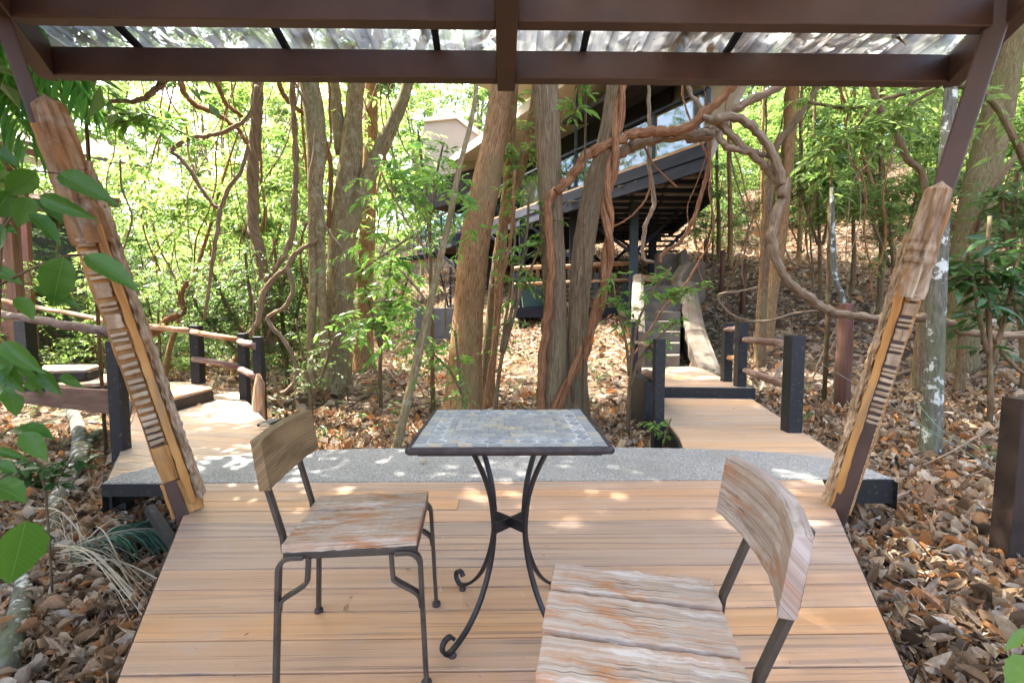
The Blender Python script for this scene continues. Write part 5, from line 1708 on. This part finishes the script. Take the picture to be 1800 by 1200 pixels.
plant('small leafy plant beside the black post of the right boardwalk', [[(1180, 735, 3), (1172, 755, 3), (1166, 775, 4)], [(1150, 740, 3), (1160, 760, 3)]], 4.2, M_LEAF_FRESH, .06, .028, 6, 6, .1, .1, 15, cat='plant', name='seedling')
plant('leafy branch hanging from the beam before the carved timber', [[(240, 210, 3), (215, 215, 4), (190, 205, 5), (150, 180, 6)], [(320, 235, 3), (270, 205, 4), (210, 200, 5)]], 5.0, M_LEAF_FRESH, .13, .05, 12, 8, .28, .1, 16, name='hanging_branch', cat='branch')
plant('low leafy herbs around the grey fallen branch', [[(60, 800, 3), (70, 830, 4), (80, 860, 4)], [(130, 800, 3), (110, 830, 3), (90, 860, 4)], [(20, 810, 3), (40, 840, 3), (70, 865, 4)]], 2.7, M_LEAF_DARK, .075, .04, 7, 6, .12, .05, 17, name='herb', cat='plant')
plant('sprig of green leaves hanging below the beam between the trunks', [[(1012, 205, 3), (1010, 180, 3), (1016, 155, 4), (1030, 120, 4)]], 5.0, M_LEAF_FRESH, .12, .04, 7, 8, .16, .2, 18, name='hanging_branch', cat='branch')

# ------------------------------------------------------------------ close leaves at the left edge (a shrub beside the deck)
def big_leaf_plant(label, leaves, stems, mat, seed, name='broadleaf_shrub', cat='shrub'):
    rng = np.random.default_rng(seed)
    cm = MB(); mb = MB(); base = None
    for (bx, by, tx, ty, wr, Y_, dY) in leaves:
        b = P(bx, by, Y_); t_ = P(tx, ty, Y_ + dY)
        d = t_ - b; L = d.length
        view = (CAM - b).normalized()
        nr = view + Vector(rng.normal(0, .28, 3)) + Vector((0, 0, .35))
        cm.add(*leaf_chunk(np.array([b]), np.array([d]), np.array([nr]), L, L * wr, 'D', bend=[rng.uniform(-.02, .22)]))
    for st in stems:
        pts, rad = pxpath(st, 1.9, 4)
        if base is None:
            base = pts[-1]; g = gz(base.x, base.y)
        mb.tube(pts, rad, 6)
    base = Vector((base.x, base.y, gz(base.x, base.y)))
    t = thing(name, label, cat, base)
    mb.build('stem', M_BARK_BROWN, t)
    o = cm.build('foliage', mat, t)
    for p in o.data.polygons: p.use_smooth = True
    return t


LV = [(103, 305, 203, 355, .36, 1.75, 0), (62, 300, 10, 345, .55, 1.8, 0), (-10, 315, 75, 325, .38, 1.85, 0), (70, 345, 160, 382, .34, 1.7, .02), (52, 345, 30, 400, .55, 1.75, 0),
      (62, 350, 112, 392, .5, 1.8, 0), (55, 375, 108, 425, .4, 1.7, 0), (-12, 380, 22, 332, .6, 1.8, 0), (-5, 395, 30, 410, .5, 1.9, 0), (10, 400, -10, 440, .6, 1.75, 0),
      (150, 448, 243, 508, .36, 1.7, 0), (112, 452, 88, 542, .52, 1.72, 0), (60, 505, 140, 535, .32, 1.75, 0), (30, 522, 60, 560, .55, 1.8, 0), (-10, 470, 40, 500, .4, 1.9, 0),
      (5, 600, 70, 655, .38, 1.7, 0), (-15, 620, 35, 690, .42, 1.7, 0), (-12, 700, 25, 640, .5, 1.7, 0), (0, 680, 30, 720, .5, 1.8, 0), (20, 690, 30, 732, .6, 1.75, 0),
      (28, 752, 95, 770, .5, 1.8, 0), (40, 760, 82, 808, .5, 1.75, 0), (-10, 790, 45, 805, .28, 1.8, 0), (45, 915, 18, 1033, .55, 1.45, 0), (-15, 850, 46, 875, .75, 1.6, 0),
      (-8, 812, 30, 830, .5, 1.7, 0), (-10, 260, 30, 290, .5, 1.9, 0), (20, 640, 80, 690, .32, 1.8, 0), (70, 650, 105, 695, .45, 1.8, 0), (50, 665, 60, 690, .6, 1.85, 0), (105, 660, 145, 680, .4, 1.85, 0)]
ST = [[(60, 300, 4), (30, 330, 5), (2, 420, 7), (-5, 560, 9), (-20, 760, 11), (-40, 1000, 12)], [(105, 305, 3), (85, 303, 3), (60, 300, 4)], [(150, 448, 3), (112, 450, 3), (60, 470, 4), (0, 500, 5)], [(62, 350, 3), (30, 370, 4), (0, 410, 5)],
      [(70, 650, 3), (40, 640, 3), (0, 610, 4), (-10, 600, 5)], [(95, 770, 3), (30, 750, 3), (-15, 780, 5)], [(45, 915, 3), (20, 900, 4), (-15, 880, 5), (-40, 960, 8)]]
big_leaf_plant('broad leaved shrub with holed dark green leaves reaching in at the left edge', LV, ST, M_LEAF_NEAR, 3)
LV2 = [(1830, 1165, 1768, 1210, .7, 1.25, 0), (1815, 1105, 1765, 1143, .28, 1.3, 0), (1840, 1190, 1790, 1240, .5, 1.3, 0)]
big_leaf_plant('dark leaf and bright sprig poking in at the bottom right corner', LV2, [[(1830, 1160, 3), (1845, 1180, 4), (1870, 1260, 5)], [(1815, 1105, 3), (1835, 1130, 3), (1850, 1180, 4)]], M_LEAF_FRESH, 4, 'leafy_sprig', 'plant')

# ------------------------------------------------------------------ palms
def frond(cm, mb, rachis, nleaf, L, W, droop, seed, kind='A'):
    rng = np.random.default_rng(seed)
    S = np.array(smooth_path(rachis, 8))
    mb.tube([Vector(p) for p in S], list(np.linspace(.012, .003, len(S))), 6)
    B, D, N_, LL = [], [], [], []
    m = len(S)
    for k in range(nleaf):
        f = .06 + .92 * k / nleaf
        x = f * (m - 1); i = min(int(x), m - 2)
        p = S[i] * (1 - x + i) + S[i + 1] * (x - i); t_ = S[i + 1] - S[i]; t_ /= np.linalg.norm(t_)
        sd = np.cross(t_, [0, 0, 1.0]); sd /= max(np.linalg.norm(sd), 1e-6)
        for s in (-1, 1):
            d = t_ * .75 + sd * s * .9 + np.array([0, 0, -droop]) + rng.normal(0, .05, 3)
            B.append(p); D.append(d); LL.append(L * (math.sin(math.pi * (.12 + .8 * f)) * .9 + .15) * rng.uniform(.9, 1.08))
            N_.append(np.array([0, 0, 1.0]) + t_ * .1 + rng.normal(0, .1, 3))
    LL = np.array(LL)
    cm.add(*leaf_chunk(np.array(B), np.array(D), np.array(N_), LL, W, kind, bend=rng.uniform(.18, .38, len(LL))))


pt = P(-260, 60, 3.6)
t = thing('palm', 'feathery palm whose drooping fronds show left of the carved timber', 'palm', (pt.x, pt.y, gz(pt.x, pt.y)))
mb = MB(); g = gz(pt.x, pt.y)
mb.tube([(pt.x, pt.y, g - .2), (pt.x + .03, pt.y, g + 1.5), (pt.x, pt.y, pt.z)], [.09, .075, .06], 12, jit=.04, ridges=.03); mb.build('trunk', M_BARK_GREY, t)
for k, (a, b, c) in enumerate((((-120, 40), (50, 62), (168, 185)), ((-140, 90), (-10, 115), (62, 270)), ((-100, -30), (60, 20), (150, 130)), ((-160, 160), (-90, 190), (-20, 310)), ((-120, 70), (20, 95), (120, 240)))):
    cm, mb = MB(), MB()
    yy = 3.5 + .12 * k
    frond(cm, mb, [tuple(pt), tuple(P(*a, yy)), tuple(P(*b, yy - .1)), tuple(P(*c, yy - .15))], 40, .62, .034, .75, 60 + k)
    fr = cm.build('frond', M_PALM, t); mb.build('rachis', M_PALM, fr)
g0 = onground(330, 915)
t = thing('fallen_palm_frond', 'bluish green palm frond lying in the litter beside the deck edge', 'palm frond', onground(235, 945))
cm, mb = MB(), MB()
lift = Vector((0, 0, .17))
frond(cm, mb, [tuple(onground(110, 1000) + lift * .7), tuple(onground(180, 985) + lift), tuple(onground(240, 970) + lift), tuple(onground(300, 955) + lift * .6)], 26, .38, .024, .10, 70)
cm.build('frond', M_PALM_BLUE, t); mb.build('rachis', M_STRAW, t)
t = thing('dry_palm_strands', 'tangle of pale dry palm strips over the bluish fallen frond', 'dry frond', onground(160, 1010))
rng = np.random.default_rng(31)
mb = MB()
for k in range(44):
    a = onground(rng.uniform(95, 175), rng.uniform(985, 1030)); z0_ = a.z + rng.uniform(.04, .16)
    e = onground(rng.uniform(200, 290), rng.uniform(930, 1120)) if k < 32 else onground(rng.uniform(60, 130), rng.uniform(900, 960))
    mid = (a + e) / 2; mid.z = z0_ + rng.uniform(.03, .18)
    pts = smooth_path([(a.x, a.y, z0_), tuple(mid), (e.x, e.y, e.z + rng.uniform(.02, .08))], 6)
    w = rng.uniform(.004, .011)
    tws = rng.uniform(-1, 1, 3)
    strap(mb, [Vector(p) for p in pts], w, .0012, Vector((tws[0], tws[1], .3 + abs(tws[2]))))
mb.build('strips', M_STRAW, t)

# fallen branches at left
def branch(label, paths, mat, lift=.03, seed=0):
    mb = MB(); first = None
    for k, st in enumerate(paths):
        W = []
        for (px, py, w, up_) in st:
            q = onground(px, py); q = Vector((q.x, q.y, q.z + up_)); W.append((*q, wpx(w, q) / 2 * .8))
        S = smooth_path(W, 5)
        if first is None: first = Vector(S[0][:3])
        mb.tube([Vector(q[:3]) for q in S], [q[3] for q in S], 10, jit=.07, seed=seed + k, ridges=.08)
    t = thing('fallen_branch', label, 'branch', first)
    mb.build('wood', mat, t)
branch('thick pale fallen branch with a sawn end lying left of the deck', [[(75, 985, 34, .02), (95, 905, 34, .05), (120, 860, 32, .08), (142, 815, 30, .1), (140, 770, 24, .12), (122, 728, 20, .14)], [(140, 815, 20, .1), (160, 788, 18, .1), (180, 768, 14, .1)]], M_BARK_WHITE, seed=3)
branch('mossy grey fallen log at the bottom left corner', [[(8, 1200, 46, .04), (25, 1130, 44, .05), (40, 1070, 34, .06), (45, 1000, 22, .06)]], M_BARK_WHITE, seed=8)
branch('thin fallen stick beside the fallen frond', [[(160, 870, 6, .05), (172, 900, 6, .04), (182, 940, 5, .03)]], M_LIANA_PALE, seed=9)
branch('thin bare stick lying across the litter near the rusty square post', [[(1580, 840, 5, .03), (1660, 815, 5, .08), (1740, 770, 5, .1)], [(1700, 900, 5, .03), (1740, 870, 5, .05), (1780, 830, 4, .1)]], M_LIANA_PALE, seed=10)
branch('dark log lying on the slope behind the blotched trunk', [[(1560, 665, 9, .03), (1640, 650, 10, .05), (1720, 655, 9, .03)]], M_BARK_BROWN, seed=11)
branch('mossy stump piece leaning on the slope at right', [[(1735, 660, 16, .02), (1755, 620, 18, .12), (1770, 590, 18, .2)]], M_BARK_MOSS, seed=12)
branch('fallen forked twig on the slope by the boardwalk rail', [[(1425, 670, 4, .02), (1450, 630, 4, .2), (1475, 590, 3, .3)], [(1440, 660, 3, .06), (1475, 610, 3, .3)]], M_LIANA_PALE, seed=14)
# debris lying on the deck and landing
rngd = np.random.default_rng(44)
for i, (px, py, L, lab) in enumerate(((465, 752, .12, 'orange curled dead leaf on the left boardwalk'), (350, 713, .06, 'small dark dead leaf on the sunny boardwalk'), (747, 815, .07, 'flat brown dead leaf on the concrete landing'), (1010, 803, .03, 'tiny orange leaf scrap on the concrete landing'), (1218, 662, .10, 'pale curled leaf on the raised platform at the stairs'), (1290, 718, .03, 'tiny dark leaf crumb on the right boardwalk'))):
    z = .13 if i == 4 else .006
    q = Pz(px, py, z)
    t_ = thing('fallen_leaf', lab, 'leaf', q)
    mb = MB(); a = rngd.uniform(0, 6.28)
    mb.add(*leaf_chunk(np.array([[q.x - L / 2, q.y, z + .006]]), np.array([[math.cos(a) * .4 + .8, math.sin(a) * .5, 0]]), np.array([[0.1, -.1, 1.0]]), L, L * .45, 'D', bend=[-.1], roll=[.35]))
    mb.build('blade', M_DEAD, t_)
    bpy.data.objects.remove(t_) if False else None
# ------------------------------------------------------------------ understorey and forest: a few kinds, copied
def proto_tree(name, cat, h, r, z0, z1, rad, K, n, L, W, leaf, bark, seed, tw=.55, stems=1, kind='B'):
    rng = np.random.default_rng(seed)
    t = thing(name, 'x', cat, (0, 0, 0))
    mb, cm = MB(), MB()
    for s in range(stems):
        a0 = rng.uniform(0, 6.28)
        lean = rng.normal(0, .10, 2) * (1.5 if stems > 1 else 1)
        pts = []
        k = max(5, int(h / .8))
        x = y = 0.0
        for i in range(k + 1):
            z = h * i / k
            pts.append((x, y, z - .25 if i == 0 else z))
            x += lean[0] * h / k + rng.normal(0, .05 * h / k); y += lean[1] * h / k + rng.normal(0, .05 * h / k)
        S = smooth_path(pts, 3)
        rad_ = [r * (1.25 - .95 * i / (len(S) - 1)) for i in range(len(S))]
        mb.tube([Vector(p) for p in S], rad_, 7, jit=.05, seed=seed, ridges=.06)
        S = np.array(S)
        nb_ = max(5, int(K / 14 / stems))
        for b in range(nb_):
            zb = rng.uniform(z0 * .75, z1 * .92); i = np.argmin(abs(S[:, 2] - zb)); p = S[i]
            a = rng.uniform(0, 6.28); f = (zb - z0) / (z1 - z0)
            rr = rad * (1 - .45 * max(f, 0)) * rng.uniform(.55, 1)
            tip = p + np.array([math.cos(a) * rr, math.sin(a) * rr, rng.uniform(.1, .5) * rr])
            md = (p + tip) / 2 + rng.normal(0, .08 * rr, 3)
            lp = np.array(smooth_path([tuple(p), tuple(md), tuple(tip)], 4))
            mb.tube([Vector(q) for q in lp], list(np.linspace(max(r * .35, .008), .004, len(lp))), 5, cap=False)
            kk = int(K / nb_ / stems) + 1
            ti = rng.uniform(.25, 1, kk) * (len(lp) - 1); ii = np.minimum(ti.astype(int), len(lp) - 2)
            B = lp[ii] + (lp[ii + 1] - lp[ii]) * (ti - ii)[:, None]
            D = nz((tip - p)[None, :]) * .6 + rng.normal(0, .6, (kk, 3)); D[:, 2] = D[:, 2] * .55
            cm.add(*spray(rng, B, D, rng.uniform(.5, 1.3, kk) * tw, n, L, W, .35, kind))
    mb.build('trunk', bark, t)
    cm.build('crown', leaf, t)
    return t


PR = {
    'shrub': [proto_tree('forest_shrub', 'shrub', 1.9, .018, .15, 1.9, .8, 90, 13, .085, .038, M_LEAF_MID, M_BARK_BROWN, 1, .4, 3),
              proto_tree('forest_shrub', 'shrub', 1.5, .015, .1, 1.5, .7, 70, 12, .10, .04, M_LEAF_BRIGHT, M_BARK_BROWN, 2, .4, 3),
              proto_tree('forest_shrub', 'shrub', 2.4, .02, .3, 2.4, .9, 110, 13, .09, .036, M_LEAF_BRIGHT, M_BARK_BROWN, 3, .45, 3)],
    'under': [proto_tree('understorey_tree', 'tree', 5.2, .04, 1.6, 5.4, 1.6, 250, 14, .13, .05, M_LEAF_BRIGHT, M_BARK_PALE, 4, .6),
              proto_tree('understorey_tree', 'tree', 4.4, .035, 1.2, 4.6, 1.4, 220, 14, .12, .05, M_LEAF_MID, M_BARK_BROWN, 5, .6),
              proto_tree('understorey_tree', 'tree', 6.0, .045, 2.2, 6.2, 1.8, 270, 14, .14, .05, M_LEAF_BRIGHT, M_BARK_ORANGE, 6, .65)],
    'tall': [proto_tree('forest_tree', 'tree', 11.5, .10, 4.0, 12, 2.4, 300, 14, .20, .085, M_LEAF_BRIGHT, M_BARK_PALE, 7, .95),
             proto_tree('forest_tree', 'tree', 13.5, .12, 3.0, 14, 2.7, 340, 14, .21, .09, M_LEAF_MID, M_BARK_BROWN, 8, 1.0)],
}
PR['canopy'] = [proto_tree('shade_tree', 'tree', 10.5, .11, 4.2, 11.5, 3.2, 900, 14, .17, .075, M_LEAF_MID, M_BARK_GREY, 11, .8)]
used = set()
rp = random.Random(2024)


def house_block(x, y):
    if 1245 < view_x(x, y) < 1330 and y > 12 and x > hD.x + .8: return False
    """the stilt house, and the strip before it that must stay open"""
    q = Vector((x, y, 0)) - hA
    f, b = q.dot(fu) / FL, q.dot(fn)
    return -.12 < f < 1.08 and -1.2 < b < 9.5


def view_x(x, y): return CX + FPX * x / max(y, .1)


def place(kind, x, y, group, label, scale=None):
    k = rp.randrange(len(PR[kind])); pr = PR[kind][k]
    s = scale or rp.uniform(.8, 1.25)
    loc = (x, y, gz(x, y) - .02)
    rz = rp.uniform(0, 6.28)
    if (kind, k) not in used:
        used.add((kind, k))
        pr.location = loc; pr.rotation_euler.z = rz; pr.scale = (s,) * 3
        pr['label'] = label; pr['group'] = group
    else:
        dup(pr, loc, rz, s, label, group, (rp.uniform(-.06, .06), rp.uniform(-.06, .06)))


def scatter(kind, n, xr, yr, pxr, group, label, mind, avoid=True):
    pts = []
    tries = 0
    while len(pts) < n and tries < n * 60:
        tries += 1
        y = yr[0] + (yr[1] - yr[0]) * rp.random() ** .8
        px = rp.uniform(*pxr)
        x = (px - CX) / FPX * y
        if not (xr[0] < x < xr[1]): continue
        if avoid and house_block(x, y): continue
        if any((x - a) ** 2 + (y - b) ** 2 < mind ** 2 for a, b in pts): continue
        pts.append((x, y)); place(kind, x, y, group, label)


LFT = 'left of the forked mossy trunk'
RGT = 'on the hillside right of the house'
BHD = 'behind the stilt house'
scatter('shrub', 44, (-40, 40), (8.5, 17), (-260, 640), 'shrubs ' + LFT, 'green leafy shrub in the thicket ' + LFT, .8)
scatter('under', 34, (-40, 40), (8.8, 19), (-350, 690), 'understorey trees ' + LFT, 'slim leafy understorey tree in the thicket ' + LFT, 1.2)
scatter('tall', 24, (-60, 40), (18, 34), (-300, 760), 'forest trees ' + LFT, 'tall leafy forest tree deep in the thicket ' + LFT, 2.2)
scatter('under', 22, (-40, 60), (9.5, 22), (1330, 2250), 'understorey trees ' + RGT, 'slim leafy understorey tree ' + RGT, 1.4)
scatter('shrub', 16, (-40, 60), (9.5, 22), (1380, 2250), 'shrubs ' + RGT, 'bright leafy shrub ' + RGT, 1.2)
scatter('tall', 10, (-40, 80), (18, 34), (1290, 2200), 'forest trees ' + RGT, 'tall leafy forest tree ' + RGT, 2.4)
scatter('tall', 16, (-40, 60), (27, 42), (640, 1400), 'forest trees ' + BHD, 'tall leafy forest tree ' + BHD, 2.4)
scatter('under', 10, (-40, 60), (25, 36), (620, 1380), 'understorey trees ' + BHD, 'slim leafy understorey tree ' + BHD, 1.6)
for (x, y, s) in ((-5.3, 3.1, 1.3), (-6.1, 5.1, 1.35), (-4.4, 1.0, .9), (-8.6, 3.6, 1.0), (-4.6, -1.4, .9), (-8.5, 6.9, 1.15), (-6.4, .6, 1.0)):  # dense unseen trees added to keep sun off the deck
    place('canopy', x, y, 'shade trees round the deck', 'tall shade tree standing out of sight beside the deck', s)
scatter('under', 17, (-40, 60), (8.5, 15), (1300, 2000), 'understorey trees ' + RGT, 'slim leafy understorey tree ' + RGT, 1.0)
scatter('under', 12, (-40, 60), (12.5, 24), (1250, 1430), 'understorey trees ' + RGT, 'slim leafy understorey tree ' + RGT, 1.1)
scatter('shrub', 10, (-40, 60), (14, 24), (1250, 1500), 'shrubs ' + RGT, 'bright leafy shrub ' + RGT, 1.1)
for kind in PR:
    for k, pr in enumerate(PR[kind]):
        if (kind, k) not in used:
            for ch in list(pr.children): bpy.data.objects.remove(ch)
            bpy.data.objects.remove(pr)

# far wood: one leafy mass ringing the place
rng = np.random.default_rng(9)
K = 9500
ang = rng.uniform(R(20), R(160), K); rr = rng.uniform(38, 60, K)
x = np.cos(ang) * rr; y = np.sin(ang) * rr
z = ground(x, y) + 34 * rng.random(K) ** 1.25 - .5
D = rng.normal(0, 1, (K, 3)); D[:, 2] *= .4
mb = MB(); mb.add(*spray(rng, np.stack([x, y, z], -1), D, rng.uniform(1.2, 2.6, K), 14, .50, .24, .3, 'B'))
tag(mb.build('distant_forest', M_LEAF_BRIGHT), 'dense leafy forest closing the view far behind everything', 'forest', kind='stuff')

# ------------------------------------------------------------------ leaf litter, twigs, seedlings
rng = np.random.default_rng(12)


def litter_pts(n, y0, y1, pw):
    y = y0 + (y1 - y0) * rng.random(n) ** pw
    x = (rng.uniform(-220, 2020, n) - CX) / FPX * (y + .25)
    return x, y


def litter(n, y0, y1, pw, L0, L1, name, lab, kind='A'):
    x, y = litter_pts(n, y0, y1, pw)
    # not on the deck, landing or boardwalks
    hid = (np.abs(x) < 2.0) & (y < YF - .15) & (np.abs(x) < np.interp(y, [YB, YF], [.8, 2.0]) - .12)
    x, y = x[~hid], y[~hid]
    n = len(x)
    z = ground(x, y) + np.abs(rng.normal(0, .024, n)) + .006
    low = (np.abs(y - 3.3) < .9) & (z > -.09) & (x < 2.5) & (x > -2.8)
    z[low] = -.1
    a = rng.uniform(0, 2 * math.pi, n)
    d = np.stack([np.cos(a), np.sin(a), rng.normal(0, .22, n)], -1)
    nr = np.stack([rng.normal(0, .45, n), rng.normal(0, .45, n), np.ones(n)], -1)
    L = rng.uniform(L0, L1, n) * rng.lognormal(0, .38, n)
    L = np.minimum(L, L1 * 1.25)
    mb = MB(); mb.add(*leaf_chunk(np.stack([x, y, z], -1), d, nr, L, L * rng.uniform(.28, .55, n), kind, bend=rng.normal(.1, .5, n), roll=rng.normal(.35, .6, n)))
    tag(mb.build(name, M_DEAD), lab, 'leaf litter', kind='stuff')


litter(76000, .7, 6.5, .75, .04, .088, 'leaf_litter', 'dead brown and grey leaves covering the ground beside the deck', 'E')
litter(70000, 5.5, 26, .62, .09, .17, 'leaf_litter', 'dead reddish leaves covering the slope beyond the boardwalks')
# sticks
x, y = litter_pts(700, 1.0, 12, .7)
mb = MB()
for i in range(len(x)):
    if abs(x[i]) < 2.0 and y[i] < 3.9: continue
    L = rng.uniform(.12, .6); a = rng.uniform(0, 6.28); pts = []
    px_, py_ = x[i], y[i]
    for j in range(4):
        pts.append((px_, py_, min(gz(px_, py_) + .03 + rng.uniform(0, .03), 9))); a += rng.normal(0, .25); px_ += L / 3 * math.cos(a); py_ += L / 3 * math.sin(a)
    if any(-2.9 < q[0] < 2.7 and 2.7 < q[1] < 4.0 for q in pts): continue
    r = rng.uniform(.002, .006); mb.tube(pts, [r, r, r * .8, r * .5], 5)
tag(mb.build('fallen_twigs', M_LIANA_PALE), 'thin dry twigs strewn over the dead leaves', 'twigs', kind='stuff')


def seedlings(n, y0, y1, cond, L0, L1, leaf, name, lab):
    x, y = litter_pts(n, y0, y1, .7)
    k = cond(x, y) & ~((np.abs(x) < 2.3) & (y < 4.0))
    x, y = x[k], y[k]; n = len(x)
    h = rng.uniform(.05, .28, n)
    m_ = 6
    a = rng.uniform(0, 6.28, (n, m_))
    d = np.stack([np.cos(a), np.sin(a), rng.uniform(-.2, .5, (n, m_))], -1).reshape(-1, 3)
    pos = np.stack([x, y, ground(x, y)], -1)[:, None, :].repeat(m_, 1)
    pos[..., 2] += h[:, None] * rng.uniform(.5, 1, (n, m_))
    nr = np.zeros((n * m_, 3)); nr[:, 2] = 1; nr += rng.normal(0, .3, nr.shape)
    L = rng.uniform(L0, L1, n * m_)
    mb = MB(); mb.add(*leaf_chunk(pos.reshape(-1, 3), d, nr, L, L * .38, 'A', bend=rng.uniform(0, .4, n * m_)))
    for i in range(n):
        mb.tube([(x[i], y[i], ground(x[i], y[i]) - .02), (x[i] + rng.normal(0, .01), y[i], ground(x[i], y[i]) + h[i])], [.002, .0015], 4)
    tag(mb.build(name, leaf), lab, 'undergrowth', kind='stuff')


seedlings(1150, 3.9, 14, lambda x, y: x < .3 * y - .5, .05, .11, M_LEAF_MID, 'undergrowth', 'low green seedlings dotting the litter at left and centre')
seedlings(260, 1.5, 16, lambda x, y: x > 1.0, .05, .10, M_LEAF_MID, 'undergrowth', 'sparse green seedlings dotting the litter at right')

# crumbs of leaf and bark lying on the deck and landing
rng = np.random.default_rng(71)
n = 150
y = rng.uniform(1.25, 3.65, n); x = rng.uniform(-1, 1, n) * np.interp(y, [1.2, 2.9], [1.1, 1.95])
a = rng.uniform(0, 6.28, n)
L = rng.uniform(.006, .022, n) * np.where(rng.random(n) < .12, 2.2, 1)
mb = MB(); mb.add(*leaf_chunk(np.stack([x, y, np.full(n, .0035)], -1), np.stack([np.cos(a), np.sin(a), np.zeros(n)], -1), np.array([[0, 0, 1.0]]) + rng.normal(0, .15, (n, 3)), L, L * rng.uniform(.25, .6, n), 'A', bend=rng.uniform(-.3, 0, n)))
tag(mb.build('leaf_crumbs', M_DEAD), 'tiny leaf and bark crumbs strewn over the deck boards', 'crumbs', kind='stuff')

# ------------------------------------------------------------------ light
w = bpy.data.worlds.new('World'); sc.world = w; w.use_nodes = True
nt = w.node_tree; bg = nt.nodes['Background']
sky = nt.nodes.new('ShaderNodeTexSky'); sky.sky_type = 'NISHITA'; sky.sun_disc = False
SUN_EL, SUN_AZ = 60, -60          # azimuth measured from +Y towards +X
sky.sun_elevation = R(SUN_EL); sky.sun_rotation = R(SUN_AZ)
sky.air_density = .8; sky.dust_density = 6.0; sky.ozone_density = .6
nt.links.new(sky.outputs[0], bg.inputs[0]); bg.inputs[1].default_value = .15
ld = bpy.data.lights.new('sun', 'SUN'); ld.energy = 2.8; ld.angle = R(.5); ld.color = (1.0, .95, .86)
lo = bpy.data.objects.new('sun', ld); COL.objects.link(lo)
sv = Vector((math.sin(R(SUN_AZ)) * math.cos(R(SUN_EL)), math.cos(R(SUN_AZ)) * math.cos(R(SUN_EL)), math.sin(R(SUN_EL))))
lo.rotation_euler = (-sv).to_track_quat('-Z', 'Y').to_euler()
lo.location = sv * 30

vs = sc.view_settings
vs.view_transform = 'Standard'; vs.look = 'None'; vs.gamma = 1; vs.use_curve_mapping = False
vs.exposure = 3.52
cy = sc.cycles
cy.use_denoising = True
try: cy.denoiser = 'OPENIMAGEDENOISE'
except Exception: pass
cy.max_bounces = 10; cy.diffuse_bounces = 5; cy.glossy_bounces = 3; cy.transmission_bounces = 8; cy.transparent_max_bounces = 16
cy.sample_clamp_indirect = 8
cy.caustics_reflective = False; cy.caustics_refractive = False
